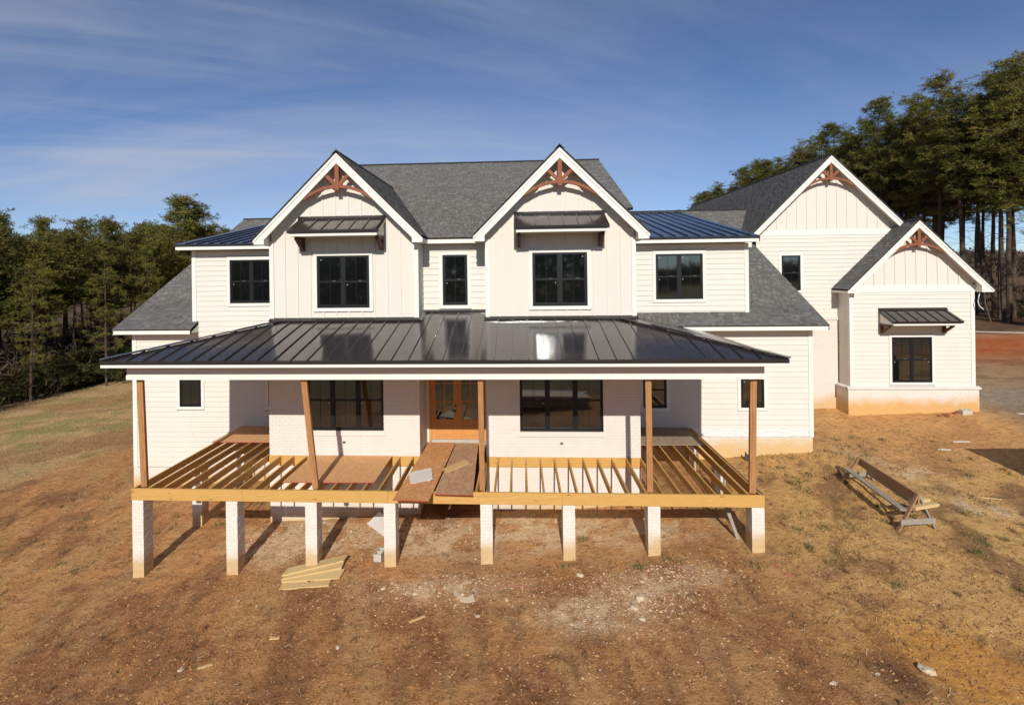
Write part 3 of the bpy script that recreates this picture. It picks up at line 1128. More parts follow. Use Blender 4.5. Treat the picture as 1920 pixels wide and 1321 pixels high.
# ------------------------------------------------------------------ roofs
def shingle_roof(name, origin, uvec, vvec, poly, lift=.02, single=None, thick=.10, expo=.142):
    """poly: convex outline in (u, v) metres on the slope; laid shingle by shingle"""
    o_ = Vector(origin); u = Vector(uvec).normalized(); v = Vector(vvec).normalized(); n = u.cross(v).normalized()
    if n.z < 0: n = -n
    P = lambda a, b, h: o_ + u * a + v * b + n * h
    deck = MB()
    k = len(poly); b0 = len(deck.v)
    deck.v += [tuple(P(a, b, 0)) for a, b in poly] + [tuple(P(a, b, -thick)) for a, b in poly]
    deck.f.append(tuple(range(k))); deck.f.append(tuple(reversed(range(k, 2 * k))))
    for i in range(k):
        j = (i + 1) % k; deck.f.append((i, j, k + j, k + i))
    dk_ = deck.build(name, 'shingle_edge', house)
    vmin, vmax = min(b for _, b in poly), max(b for _, b in poly)

    def span(b):
        xs = []
        for i in range(k):
            (a1, b1), (a2, b2) = poly[i], poly[(i + 1) % k]
            if (b1 - b) * (b2 - b) <= 0 and abs(b1 - b2) > 1e-9:
                xs.append(a1 + (a2 - a1) * (b - b1) / (b2 - b1))
        return (min(xs), max(xs)) if len(xs) >= 2 else None
    V = []; Fq = []; tones = []; singles = 0
    nrow = int((vmax - vmin) / expo) + 1
    for r in range(nrow):
        v0 = vmin + r * expo; v1 = min(vmax, v0 + expo)
        if v1 - v0 < .02: continue
        sp = span(min(v0 + .5 * expo, vmax - 1e-4))
        if not sp: continue
        a, e = sp
        x = a - random.random() * .3
        while x < e:
            wdt = random.choice((.09, .12, .15, .18, .22))
            p, q = max(a, x), min(e, x + wdt - .004)
            x += wdt
            if q - p < .015: continue
            th = random.choice((.007, .008, .014, .016))
            tone = min(1, max(0, random.gauss(.5, .19) + (.08 if th > .010 else -.1)))
            c8 = [P(p, v0 - .012, .001), P(q, v0 - .012, .001), P(q, v0 - .012, th), P(p, v0 - .012, th), P(p, v1, .003), P(q, v1, .003), P(q, v1, 0), P(p, v1, 0)]
            if single and singles < single[0] and single[1](p, v0):
                me = bpy.data.meshes.new('shingle')
                bb = P(p, v0, 0)
                me.from_pydata([tuple(c - bb) for c in c8], [], [(0, 1, 2, 3), (3, 2, 5, 4), (1, 6, 5, 2), (7, 0, 3, 4)])
                at = me.color_attributes.new('tone', 'FLOAT_COLOR', 'POINT')
                at.data.foreach_set('color', [tone, tone, tone, 1] * 8)
                me.materials.append(M['shingle'])
                link('shingle', me, dk_, bb); singles += 1
                continue
            b = len(V); V += [tuple(c) for c in c8]
            tones += [tone] * 8
            Fq += [(b, b + 1, b + 2, b + 3), (b + 3, b + 2, b + 5, b + 4), (b + 1, b + 6, b + 5, b + 2), (b + 7, b, b + 3, b + 4)]
    if V:
        T3 = np.repeat(np.array(tones)[:, None], 3, 1)
        me = np_mesh('shingles', np.array(V), np.array(Fq), 'shingle', T3, 'tone', 4)
        so = link('shingles', me, dk_); so['kind'] = 'stuff'
    return dk_


SL = 0.461      # rear main roof pitch
def rear_z(y): return 3.47 + SL * (y - 20.2)
LEN = math.hypot(1, SL)
vv = (0, 1, SL)
yr_ = 30.5
# rear roof: the slope towards the camera, in the strips that show
shingle_roof('roof', (-14.25, 20.2, 3.47), (1, 0, 0), vv, [(0, 0), (2.85, 0), (2.85, (yr_ - 20.2) * LEN), (0, (yr_ - 20.2) * LEN)],
             single=(300, lambda p, v: v < 2.9))
shingle_roof('roof', (3.2, 20.2, 3.47), (1, 0, 0), vv, [(0, 0), (6.8, 0), (6.8, (27.9 - 20.2) * LEN), (8.0, (yr_ - 20.2) * LEN), (0, (yr_ - 20.2) * LEN)],
             single=(300, lambda p, v: v < 4.2 and p > 2.4))
shingle_roof('roof', (-11.4, 20.8, rear_z(20.8)), (1, 0, 0), vv, [(0, (28 - 20.8) * LEN), (14.6, (28 - 20.8) * LEN), (14.6, (yr_ - 20.8) * LEN), (0, (yr_ - 20.8) * LEN)])
# rear slope, away from the camera
MB().hexa([(-14.25, yr_, 8.15), (12.0, yr_, 8.15), (12.0, 40.8, 3.4), (-14.25, 40.8, 3.4)], [(-14.25, yr_, 8.215), (12.0, yr_, 8.215), (12.0, 40.8, 3.47), (-14.25, 40.8, 3.47)]).build('roof', 'shingle_edge', house)
MB().box(-14.25, 11.1, yr_ - .12, yr_ + .12, 8.17, 8.25).build('ridge_cap', 'shingle_edge', house)
# end walls that close the rear mass
MB().poly([(-13.83, YL + .03, -.3), (-13.83, 40, -.3), (-13.83, 40, 3.6), (-13.83, yr_, 8.0), (-13.83, YL + .03, 3.6)])
ew = MB()
for x in (-13.80, 9.60):
    ew.poly([(x, YL + .05, 3.3), (x, 40, 3.3), (x, 40, 3.7), (x, yr_, 8.05), (x, YL + .05, 3.65)])
ew.build('end_wall', 'siding', house)
# centre roof
CS = .37
yc = 29.5
cz_ = 6.37 + CS * (yc - 17.88)
LC = math.hypot(1, CS)
shingle_roof('roof', (-7.9, 17.88, 6.37), (1, 0, 0), (0, 1, CS), [(5.0, 0), (6.9, 0), (11.8, 3.0 * LC), (11.8, (yc - 17.88) * LC), (0, (yc - 17.88) * LC), (0, 3.0 * LC)])
MB().hexa([(-7.9, yc, cz_ - .1), (3.9, yc, cz_ - .1), (3.9, 36, cz_ - 2.6), (-7.9, 36, cz_ - 2.6)], [(-7.9, yc, cz_), (3.9, yc, cz_), (3.9, 36, cz_ - 2.5), (-7.9, 36, cz_ - 2.5)]).build('roof', 'shingle_edge', house)
MB().box(-7.9, 3.9, yc - .12, yc + .12, cz_ - .03, cz_ + .045).build('ridge_cap', 'shingle_edge', house)
ew = MB()
for x in (-7.6, 3.6):
    ew.poly([(x, 19.0, 6.0), (x, 36, 6.0), (x, 36, cz_ - 2.5), (x, yc, cz_ - .1), (x, 19.0, 6.6)])
ew.build('end_wall', 'siding', house)


def gable_roof(xc, apex, half, yf, yb, z_tip_bottom, single_side=None, wall_hw=2.1, left_half=None):
    """two 45 degree slopes, rake boards, boxed eaves; half = run from ridge to eave"""
    q2 = math.sqrt(2)
    for s in (-1, 1):
        hf = left_half if (left_half and s < 0) else half
        o_ = (xc + s * hf, yf, apex - hf)
        if s > 0:
            pl = [(0, 0), (yb - yf, 0), (yb - yf, hf * q2), (0, hf * q2)]
            shingle_roof('roof', o_, (0, 1, 0), (-1, 0, 1), pl, single=single_side if (single_side and single_side[2] == s) else None)
        else:
            pl = [(0, 0), (yb - yf, 0), (yb - yf, hf * q2), (0, hf * q2)]
            shingle_roof('roof', o_, (0, 1, 0), (1, 0, 1), pl, single=single_side if (single_side and single_side[2] == s) else None)
        tip = xc + s * hf; inn = xc + s * wall_hw
        zt = apex - hf - .11
        # rake board with its boxed foot
        pts = [(xc, apex - .12), (tip, zt), (tip, z_tip_bottom), (inn, z_tip_bottom), (inn, apex - wall_hw - .36), (xc, apex - .36)]
        MB().prism(pts, yf + .02, yf + .055).build('rake_board', 'trim', house)
        # shadow board just under the shingles
        pts = [(xc, apex - .07), (tip + s * .02, apex - hf - .09), (tip + s * .02, apex - hf - .16), (xc, apex - .17)]
        MB().prism(pts, yf - .002, yf + .022).build('drip_board', 'trim', house)
        # soffit and eave fascia
        MB().prism([(xc, apex - .20), (inn, apex - wall_hw - .20), (inn, apex - wall_hw - .23), (xc, apex - .23)], yf + .05, yf + .60).build('soffit', 'soffit', house)
        xa_, xb_ = sorted((inn, tip))
        MB().prism([(inn, z_tip_bottom + .004), (tip - s * .03, z_tip_bottom + .004), (tip - s * .03, zt - .01), (inn, apex - wall_hw - .15)], yf + .05, yb).build('soffit', 'soffit', house)
        xa_, xb_ = sorted((tip - s * .03, tip))
        MB().box(xa_, xb_, yf + .04, yb, z_tip_bottom, zt + .03).build('fascia', 'trim', house)
    MB().prism([(xc - .13, apex - .10), (xc, apex + .035), (xc + .13, apex - .10), (xc, apex - .02)], yf - .01, yb).build('ridge_cap', 'shingle_edge', house)


gable_roof(D1C - .02, 8.86, 2.46, 16.96, 25.2, 6.20, wall_hw=2.16)
gable_roof(D2C, 8.86, 2.44, 16.96, 25.2, 6.20, wall_hw=2.14)
gable_roof(GC, GAP, 3.95, 26.15, 46.5, GAP - 4.1, wall_hw=3.3)
gable_roof(WC, WAP, 2.80, 25.28, 27.6, 4.27, single_side=(300, lambda p, v: True, -1), wall_hw=2.36)
# the garage block carries on behind: hip end
MB().poly([(GC, 46.5, GAP), (GC - 4, 50.5, GAP - 4), (GC - 4, 46.4, GAP - 4)])
he = MB(); he.poly([(GC, 46.4, GAP), (GC + 4, 50.4, GAP - 4), (GC - 4, 50.4, GAP - 4)]); he.poly([(GC, 46.4, GAP), (GC - 4, 50.4, GAP - 4), (GC - 4, 46.4, GAP - 4)]); he.poly([(GC, 46.4, GAP), (GC + 4, 46.4, GAP - 4), (GC + 4, 50.4, GAP - 4)])
he.build('roof', 'shingle_edge', house)
MB().box(10.2, 16.6, 45.9, 50, -.6, 6.1).build('wall', 'siding', house)


# eaves of the rear roof, centre roof
def fascia(x0, x1, y, z0, z1, depth_to, name='fascia'):
    MB().box(x0, x1, y, y + .03, z0, z1).build(name, 'trim', house)
    MB().box(x0, x1, y + .03, depth_to, z0 + .004, z0 + .025).build('soffit', 'soffit', house)


fascia(-14.25, -11.40, 20.22, 3.30, 3.43, YL)
fascia(3.2, 10.0, 20.22, 3.30, 3.43, YL)
MB().hexa([(-11.44, 20.22, 3.30), (-11.40, 20.22, 3.30), (-11.40, YL - .03, 3.30), (-11.44, YL - .03, 3.30)], [(-11.44, 20.22, 3.45), (-11.40, 20.22, 3.45), (-11.40, YL - .03, 3.69), (-11.44, YL - .03, 3.69)]).build('eave_return', 'trim', house)
for (x, s) in ((10.0, 1), (-14.25, -1)):
    xa_, xb_ = sorted((x, x - s * .03))
    MB().hexa([(xa_, 20.22, 3.28), (xb_, 20.22, 3.28), (xb_, 30.4, 7.98), (xa_, 30.4, 7.98)], [(xa_, 20.22, 3.42), (xb_, 20.22, 3.42), (xb_, 30.4, 8.12), (xa_, 30.4, 8.12)]).build('rake_board', 'trim', house)
fascia(-2.74, -1.27, 17.90, 6.20, 6.345, YR)


# ---- standing seam roofs
def seam_roof(name, x0, x1, y0, z0, y1, z1, pitch, material, phase=0.0, ytop=None):
    """panels run up the slope (along +y) between raised seams"""
    sl = (z1 - z0) / (y1 - y0)
    top = ytop or (lambda x: y1)
    Z = lambda y: z0 + sl * (y - y0)
    base = MB()
    xs = [x0]
    x = x0 + phase if phase else x0 + pitch
    while x < x1 - .05:
        xs.append(x); x += pitch
    xs.append(x1)
    pts = [(x0, y0)] + [(x1, y0)] + [(x, top(x)) for x in reversed(xs)]
    b0 = len(base.v); n = len(pts)
    base.v += [(a, b, Z(b) - .012) for a, b in pts] + [(a, b, Z(b) - .09) for a, b in pts]
    base.f.append(tuple(range(n))); base.f.append(tuple(reversed(range(n, 2 * n))))
    for i in range(n):
        j = (i + 1) % n; base.f.append((i, j, n + j, n + i))
    root = base.build(name, material, house)
    for i in range(len(xs) - 1):
        a, b = xs[i] + .004, xs[i + 1] - .004
        ta, tb = top(xs[i]), top(xs[i + 1])
        if max(ta, tb) - y0 < .06: continue
        ta, tb = max(ta, y0 + .02), max(tb, y0 + .02)
        h1, h2, h3 = random.uniform(-.0015, .0015), random.uniform(-.0015, .0015), random.uniform(.0, .004)
        p = MB(); nn = 4
        for k in range(nn):       # slight belly across the pan
            f0, f1 = k / nn, (k + 1) / nn
            xa_, xb_ = a + (b - a) * f0, a + (b - a) * f1
            za_, zb_ = h3 * math.sin(math.pi * f0) + h1, h3 * math.sin(math.pi * f1) + h1
            ya_, yb_ = ta + (tb - ta) * f0, ta + (tb - ta) * f1
            p.poly([(xa_, y0 - .015, Z(y0) + za_), (xb_, y0 - .015, Z(y0) + zb_), (xb_, yb_, Z(yb_) + zb_ + h2), (xa_, ya_, Z(ya_) + za_ + h2)])
        p.poly([(a, y0 - .015, Z(y0) + h1), (b, y0 - .015, Z(y0) + h1), (b, y0 - .015, Z(y0) - .06), (a, y0 - .015, Z(y0) - .06)])
        po = p.build('roof_panel', material, root)
        for pg in po.data.polygons: pg.use_smooth = pg.index < nn
    for x in xs[1:-1]:
        t = top(x)
        if t - y0 < .12: continue
        MB().hexa([(x - .006, y0 - .012, Z(y0)), (x + .006, y0 - .012, Z(y0)), (x + .006, t, Z(t)), (x - .006, t, Z(t))],
                  [(x - .009, y0 - .012, Z(y0) + .034), (x + .009, y0 - .012, Z(y0) + .034), (x + .009, t, Z(t) + .034), (x - .009, t, Z(t) + .034)]).build('seam', material, root)
    return root


EX0, EX1, EY = -10.27, 6.09, 14.10
PS = .206
def ptop(x):
    wall = YR - .01 if -2.93 < x < -1.0 else YD - .01
    return min(wall, EY + (x - EX0) * 1.0, EY + (EX1 - x) * 1.0)
porch = seam_roof('porch_roof', EX0, EX1, EY, 3.27, YD, 3.27 + PS * (YD - EY), .4064, 'metal', .30, ptop)
zt_ = 3.27 + PS * 3.29
for (xa_, xb_) in ((EX0, EX0 + 3.29), (EX1, EX1 - 3.29)):   # the two side slopes run back to the house
    s = 1 if xb_ > xa_ else -1
    p = MB()
    p.poly([(xa_, EY, 3.268), (xb_, EY + 3.29, zt_), (xb_, YL - .02, zt_), (xa_, YL - .02, 3.268)])
    p.poly([(xa_, EY, 3.20), (xa_, EY, 3.268), (xa_, YL - .02, 3.268), (xa_, YL - .02, 3.20)])
    p.build('roof_panel', 'metal', porch)
    nst = 9
    for i in range(nst):          # hip cap, lapped in lengths
        f0, f1 = i / nst, (i + 1) / nst
        P0 = Vector((xa_, EY, 3.29)).lerp(Vector((xb_, EY + 3.29, zt_ + .02)), f0); P1 = Vector((xa_, EY, 3.29)).lerp(Vector((xb_, EY + 3.29, zt_ + .02)), f1)
        MB().bar(P0 + Vector((0, 0, .012 + .004 * (i % 2))), P1 + Vector((0, 0, .020 + .004 * (i % 2))), .17, .03).build('ridge_cap', 'metal', porch)
# flashing where the porch roof meets the walls
for (a, b, y) in ((-7.37, -2.93, YD), (-1.02, 3.34, YD)):
    MB().hexa([(a, y - .14, zt_ - .01), (b, y - .14, zt_ - .01), (b, y, zt_ + .02), (a, y, zt_ + .02)], [(a, y - .14, zt_ + .03), (b, y - .14, zt_ + .03), (b, y - .02, zt_ + .10), (a, y - .02, zt_ + .10)]).build('flashing', 'metal', porch)
zr_ = 3.27 + PS * (YR - EY)
MB().hexa([(-2.93, YR - .14, zr_ - .02), (-1.0, YR - .14, zr_ - .02), (-1.0, YR, zr_), (-2.93, YR, zr_)], [(-2.93, YR - .14, zr_ + .02), (-1.0, YR - .14, zr_ + .02), (-1.0, YR - .04, zr_ + .06), (-2.93, YR - .04, zr_ + .06)]).build('flashing', 'metal', porch)
MB().hexa([(-2.95, YD - .1, zt_), (-2.84, YD - .1, zt_), (-2.84, YR, zr_), (-2.95, YR, zr_)], [(-2.95, YD - .1, zt_ + .09), (-2.93, YD - .1, zt_ + .05), (-2.93, YR, zr_ + .05), (-2.95, YR, zr_ + .09)]).build('flashing', 'metal', porch)
# porch cornice: fascia, beam casing, ceiling
FZ0, FZ1 = 3.10, 3.235
MB().box(EX0, EX1, EY + .02, EY + .05, FZ0, FZ1).build('fascia', 'trim', house)
MB().box(EX0, EX0 + .03, EY + .05, YL - .04, FZ0, FZ1).build('fascia', 'trim', house)
MB().box(EX1 - .03, EX1, EY + .05, YL - .04, FZ0, FZ1).build('fascia', 'trim', house)
BX0, BX1 = -9.89, 5.71
cl = MB()
cl.box(EX0 + .04, EX1 - .04, EY + .05, YB + .25, FZ0 + .004, FZ0 + .03)
cl.box(EX0 + .04, BX0 + .2, YB + .25, YL - .04, FZ0 + .004, FZ0 + .03)
cl.box(BX1 - .2, EX1 - .04, YB + .25, YL - .04, FZ0 + .004, FZ0 + .03)
cl.build('soffit', 'soffit', house)
MB().box(BX0, BX1, YB, YB + .22, 2.74, FZ0 + .006).build('porch_beam', 'siding', house)
MB().box(BX0 - .012, BX1 + .012, YB - .014, YB, 2.735, 2.85).build('trim_board', 'trim', house)
MB().box(BX0, BX0 + .22, YB + .22, YL - .04, 2.74, FZ0 + .006).build('porch_beam', 'siding', house)
MB().box(BX1 - .22, BX1, YB + .22, YL - .04, 2.74, FZ0 + .006).build('porch_beam', 'siding', house)
MB().box(BX0 + .22, BX1 - .22, YB + .22, YL - .06, 2.96, 2.99).build('porch_ceiling', 'soffit', house)

# upper shed roofs of standing seam on both sides
seam_roof('shed_roof', -11.95, -6.9, 20.20, 6.42, yr_ - .25, 8.14, .4064, 'metal_up', .40)
seam_roof('shed_roof', 2.9, 7.97, 20.52, 6.42, yr_ - .25, 8.14, .4064, 'metal_up', .30)
fascia(-11.95, -7.3, 20.21, 6.22, 6.37, YL)
fascia(3.28, 7.97, 20.53, 6.22, 6.37, YU)
for (x, y0) in ((-11.95, 20.21), (7.94, 20.53)):
    MB().hexa([(x, y0, 6.22), (x + .03, y0, 6.22), (x + .03, 30.2, 7.9), (x, 30.2, 7.9)], [(x, y0, 6.36), (x + .03, y0, 6.36), (x + .03, 30.2, 8.03), (x, 30.2, 8.03)]).build('rake_board', 'trim', house)
ew = MB()
for x in (-11.55, 7.70):
    ew.poly([(x, YU + .04, 3.4), (x, 30.2, 6.5), (x, 30.2, 7.9), (x, YU + .04, 6.4)])
ew.build('end_wall', 'siding', house)


# ---- little roofs over the windows
def canopy(x0, x1, y, zt, zf, proj, over=.06):
    yf = y - proj
    root = seam_roof('canopy', x0 - over, x1 + over, yf - .03, zf, y - .005, zt, .39, 'metal', .20)
    MB().hexa([(x0 - over, y - .10, zt - .035), (x1 + over, y - .10, zt - .035), (x1 + over, y, zt), (x0 - over, y, zt)], [(x0 - over, y - .10, zt + .012), (x1 + over, y - .10, zt + .012), (x1 + over, y - .02, zt + .075), (x0 - over, y - .02, zt + .075)]).build('flashing', 'metal', root)
    MB().box(x0, x1, yf, yf + .03, zf - .17, zf - .045).build('fascia', 'trim', root)
    MB().box(x0, x1, yf + .03, y, zf - .166, zf - .145).build('soffit', 'soffit', root)
    for x in (x0, x1 - .03):
        MB().hexa([(x, yf + .03, zf - .17), (x + .03, yf + .03, zf - .17), (x + .03, y, zf - .17), (x, y, zf - .17)], [(x, yf + .03, zf - .06), (x + .03, yf + .03, zf - .06), (x + .03, y, zt - .08), (x, y, zt - .08)]).build('side_panel', 'trim', root)
    for x in (x0 + .02, x1 - .12):
        b = MB()
        b.box(x, x + .10, y - .10, y, zf - .56, zf - .17)
        b.box(x, x + .10, y - .62, y - .10, zf - .25, zf - .17)
        b.hexa([(x + .005, y - .10, zf - .56), (x + .095, y - .10, zf - .56), (x + .095, y - .08, zf - .43), (x + .005, y - .08, zf - .43)],
               [(x + .005, y - .62, zf - .25), (x + .095, y - .62, zf - .25), (x + .095, y - .50, zf - .235), (x + .005, y - .50, zf - .235)])
        b.build('bracket', 'cedar_dark', root, bevel=.006)
    return root


canopy(-6.41, -3.93, YD, 6.95, 6.56, .95)
canopy(-0.08, 2.38, YD, 6.97, 6.57, .95)
canopy(14.69, 17.25, YW, 3.57, 3.17, .95)


# ---- cedar gable trusses
def truss(xc, apex, y, span=.99):
    root = MB().box(xc - .062, xc + .062, y, y + .14, apex - 1.14, apex - .29).build('gable_truss', 'cedar', house, bevel=.006)
    for s in (-1, 1):
        MB().bar((xc + s * .05, y + .07, apex - .96), (xc + s * .40, y + .07, apex - .62), .10, .085, (0, 1, 0)).build('strut', 'cedar', root)
        n = 9; a = MB(); up, lo = [], []
        for i in range(n + 1):
            f = i / n
            x = xc + s * (.062 + (span - .062) * f)
            d = .33 * f ** 1.9
            up.append((x, apex - .975 - d)); lo.append((x, apex - 1.065 - d * 1.02))
        pts = up + lo[::-1]
        for i in range(n):
            a.prism([up[i], up[i + 1], lo[i + 1], lo[i]], y + .02, y + .12)
        a.build('arch_brace', 'cedar', root)


truss(D1C - .02, 8.86, 17.00)
truss(D2C, 8.86, 17.00)
truss(GC, GAP, 26.19)
truss(WC, WAP, 25.32)
MB().tube([(18.49, 25.5, 4.28), (18.40, 25.45, 4.08), (18.33, 25.4, 3.9), (18.37, 25.4, 3.72), (18.55, 25.42, 3.57)], .016, 6).build('loose_cable', 'white_plastic', house)
MB().tube([(-.62, 16.8, 2.96), (-.625, 16.8, 2.70), (-.63, 16.8, 2.38)], .012, 6).build('loose_cable', 'white_plastic', house)

# ------------------------------------------------------------------ PORCH FRAME
deck = empty('porch_frame', (-2, 14.6, 0))
tag(deck, 'unfinished porch floor frame of yellow treated joists along the house front', 'porch frame')


def plank(name, x0, x1, y0, y1, z0, z1, material, parent, bevel=.004):
    """timber with its own origin, long side along its local x"""
    L = (x1 - x0, y1 - y0, z1 - z0)
    k = max(range(3), key=lambda i: L[i])
    c = ((x0 + x1) / 2, (y0 + y1) / 2, (z0 + z1) / 2)
    if k == 1:
        me = MB().box(-L[1] / 2, L[1] / 2, -L[0] / 2, L[0] / 2, -L[2] / 2, L[2] / 2).mesh(name, material)
    else:
        me = MB().box(-L[0] / 2, L[0] / 2, -L[1] / 2, L[1] / 2, -L[2] / 2, L[2] / 2).mesh(name, material)
    o = bpy.data.objects.new(name, me); COL.objects.link(o)
    o.location = c
    if k == 1: o.rotation_euler = (0, 0, math.pi / 2)
    if parent is not None:
        o.parent = parent; o.matrix_parent_inverse = wm(parent).inverted()
    if bevel:
        md = o.modifiers.new('edge', 'BEVEL'); md.width = bevel; md.segments = 1; md.limit_method = 'ANGLE'
    return o


for (a, b) in ((-9.81, -6.95), (-6.947, -3.28), (-3.277, 0.95), (0.953, 5.68)):
    plank('rim_beam', a, b, YB, YB + .04, -.286, 0, 'pine', deck)
    plank('rim_beam', a + .01, b - .004, YB + .042, YB + .082, -.286, -.004, 'pine', deck)
plank('ledger', -7.45, -2.97, YD - .045, YD - .006, -.286, -.004, 'pine', deck)
plank('ledger', -1.0, 3.38, YD - .045, YD - .006, -.286, -.004, 'pine', deck)
plank('ledger', -9.78, -7.45, YL - .075, YL - .036, -.286, -.004, 'pine', deck)
plank('ledger', 3.4, 5.66, YL - .075, YL - .036, -.286, -.004, 'pine', deck)
jl = [-9.79, -9.40, -9.02, -8.62, -8.22, -7.82, -7.50, -7.10, -6.70, -6.31, -5.91, -5.52, -5.12, -4.73, -4.33, -3.94, -3.54, -3.15, -2.75, -2.36, -1.96, -1.56, -1.13]
jr = [-.68, -.29, .12, .53, .93, 1.33, 1.74, 2.15, 2.55, 2.96, 3.36, 3.77, 4.17, 4.58, 4.98, 5.33, 5.62]
for x in jl + jr:
    if x < -7.46 or x > 3.40: ye = YL - .078
    elif -2.95 < x < -1.03: ye = 18.78
    else: ye = YD - .048
    plank('joist', x - .0195, x + .0195, YB + .086, ye, -.192, -.006, 'pine', deck, .002)
plank('joist', 5.662, 5.70, YB + .086, YL - .08, -.29, -.004, 'brown_wood', deck, .002)

# ------------------------------------------------------------------ BRICK PIERS
MORT = {}


def pier(x, y, label, wdt=.29, dep=.40):
    root = empty('brick_pier', (x + wdt / 2, y + dep / 2, -.29))
    tag(root, label, 'brick pier', 'brick piers under the porch frame')
    zb_ = min(ground_z(x, y), ground_z(x + wdt, y + dep)) - .12
    MB().box(x + .006, x + wdt - .006, y + .006, y + dep - .006, zb_, -.292).build('mortar_core', 'mortar', root)
    n = int((-.292 - zb_) / BH)
    for k in range(n):
        z = -.292 - (k + 1) * BH + JT / 2
        h = BH - JT
        full, half = BL - JT, BL / 2 - JT
        lay = []
        if k % 2 == 0:
            lay += [(x, x + full, y, y + half), (x + BL, x + wdt, y, y + full)]
            lay += [(x, x + half, y + BL / 2, y + BL * 1.5 - JT), (x + BL - JT * .5, x + wdt, y + BL, y + dep)]
            lay += [(x, x + full, y + dep - half, y + dep)]
        else:
            lay += [(x, x + half, y, y + full), (x + BL / 2, x + wdt, y, y + half)]
            lay += [(x + BL - JT * .5, x + wdt, y + BL / 2, y + BL * 1.5 - JT), (x, x + half, y + BL, y + dep)]
            lay += [(x + BL / 2, x + wdt, y + dep - half, y + dep)]
        for (a, b, c, d) in lay:
            j = .0025
            o = bpy.data.objects.new('brick', UBR['pier_brick']); COL.objects.link(o)
            o.location = (a + random.uniform(-j, j), c + random.uniform(-j, j), z)
            o.scale = (b - a, d - c, h)
            o.parent = root; o.matrix_parent_inverse = wm(root).inverted()


ordn = ['tallest brick pier at the far left corner of the porch frame', 'second brick pier from the left under the porch beam', 'brick pier standing behind the yellow planks on the ground',
        'brick pier beside the grey concrete block under the tilted board', 'brick pier below the post right of the orange door', 'brick pier in the middle of the right beam half without a post above',
        'brick pier below the upright post at the right brick wall corner', 'short brick pier at the right front corner of the porch frame']
for x, lb in zip((-9.80, -7.37, -5.355, -3.39, -1.02, .965, 2.975, 5.385), ordn):
    pier(x, YB + .01, lb)
pier(-9.78, 17.3, 'shaded brick pier under the left side edge halfway back')
pier(-9.78, 20.05, 'brick pier under the left side edge next to the house wall')
pier(5.38, 17.2, 'brick pier under the right side edge halfway back')
pier(5.38, 19.75, 'brick pier under the right side edge next to the house wall')

# ------------------------------------------------------------------ POSTS
def post(x0, x1, label, ztop=2.735, y=14.72, w_=.145, y1=None):
    """temporary post from the porch beam down to the rim"""
    zb_ = -.003
    root = empty('support_post', (x1, y, zb_)); tag(root, label, 'post', 'temporary posts holding the porch roof')
    d = (x0 - x1)
    L = math.hypot(d, ztop - zb_); ang = math.atan2(d, ztop - zb_)
    for k in range(3):          # three plies nailed together
        a = -w_ / 2 + k * w_ / 3
        me = MB().box(a + .001, a + w_ / 3 - .001, -.045 if k != 1 else -.049, .045, 0.008, L - .012).mesh('post_ply', 'post')
        o = bpy.data.objects.new('post_ply', me); COL.objects.link(o)
        o.parent = root; o.rotation_euler = (0, ang, 0)
    return root


post(-9.645, -9.56, 'slightly leaning brown wooden post at the left corner of the porch', w_=.16)
post(-5.40, -5.13, 'strongly leaning brown wooden post before the left triple window')
post(-.985, -.975, 'upright orange brown post beside the front door', w_=.13)
post(3.05, 3.06, 'pale upright post before the right end of the brick wall', w_=.14)
post(5.51, 5.455, 'dark brown post at the right corner of the porch', w_=.15)

# ------------------------------------------------------------------ LOOSE SHEETS, BOARDS
def slab(name, pts, thick, material, label, cat, group=None, edge=None):
    """flat sheet from its top corners, counter-clockwise from above; may tilt"""
    c = sum((Vector(p) for p in pts), Vector()) / len(pts)
    n = (Vector(pts[1]) - Vector(pts[0])).cross(Vector(pts[2]) - Vector(pts[0])).normalized()
    if n.z < 0: n = -n
    b = MB(); k = len(pts)
    b.v = [tuple(Vector(p) - c) for p in pts] + [tuple(Vector(p) - c - n * thick) for p in pts]
    b.f.append(tuple(range(k))); b.f.append(tuple(reversed(range(k, 2 * k))))
    for i in range(k):
        j = (i + 1) % k; b.f.append((i, k + i, k + j, j))
    me = b.mesh(name, material)
    o = bpy.data.objects.new(name, me); COL.objects.link(o); o.location = c
    if edge:
        me.materials.append(M[edge]); 
        for pg in me.polygons:
            if abs(pg.normal.dot(n)) < .5: pg.material_index = 1
    if label: tag(o, label, cat, group)
    return o


t18 = .018
slab('plywood_sheet', [(-9.86, 18.62, .02), (-7.47, 18.66, .02), (-7.47, 20.62, .02), (-9.84, 20.60, .02)], t18, 'ply', 'reddish plywood sheet at the back of the left porch side', 'plywood sheet', 'sheets laid on the porch joists', 'red_edge')
slab('plywood_sheet', [(3.40, 18.58, .02), (5.52, 18.63, .02), (5.52, 20.64, .02), (3.40, 20.64, .02)], t18, 'ply_grey', 'weathered grey sheet at the back of the right porch side', 'plywood sheet', 'sheets laid on the porch joists')
slab('plywood_sheet', [(-6.13, 15.07, .02), (-3.76, 15.12, .02), (-3.76, 17.33, .02), (-6.13, 17.33, .02)], t18, 'ply', 'wide orange plywood sheet under the left triple window', 'plywood sheet', 'sheets laid on the porch joists', 'red_edge')
slab('plywood_sheet', [(-3.03, 13.92, .035), (-2.17, 13.88, .035), (-2.05, 18.68, .035), (-2.90, 18.68, .035)], t18, 'osb', 'orange strand board walkway overhanging the beam left of the door middle', 'strand board', 'sheets laid on the porch joists', 'red_edge')
slab('plywood_sheet', [(-2.12, 14.37, .020), (-1.18, 14.33, .020), (-1.34, 18.68, .020), (-2.03, 18.68, .020)], t18, 'osb_grey', 'grey brown strand board walkway beside the leaning orange one', 'strand board', 'sheets laid on the porch joists', 'red_edge')
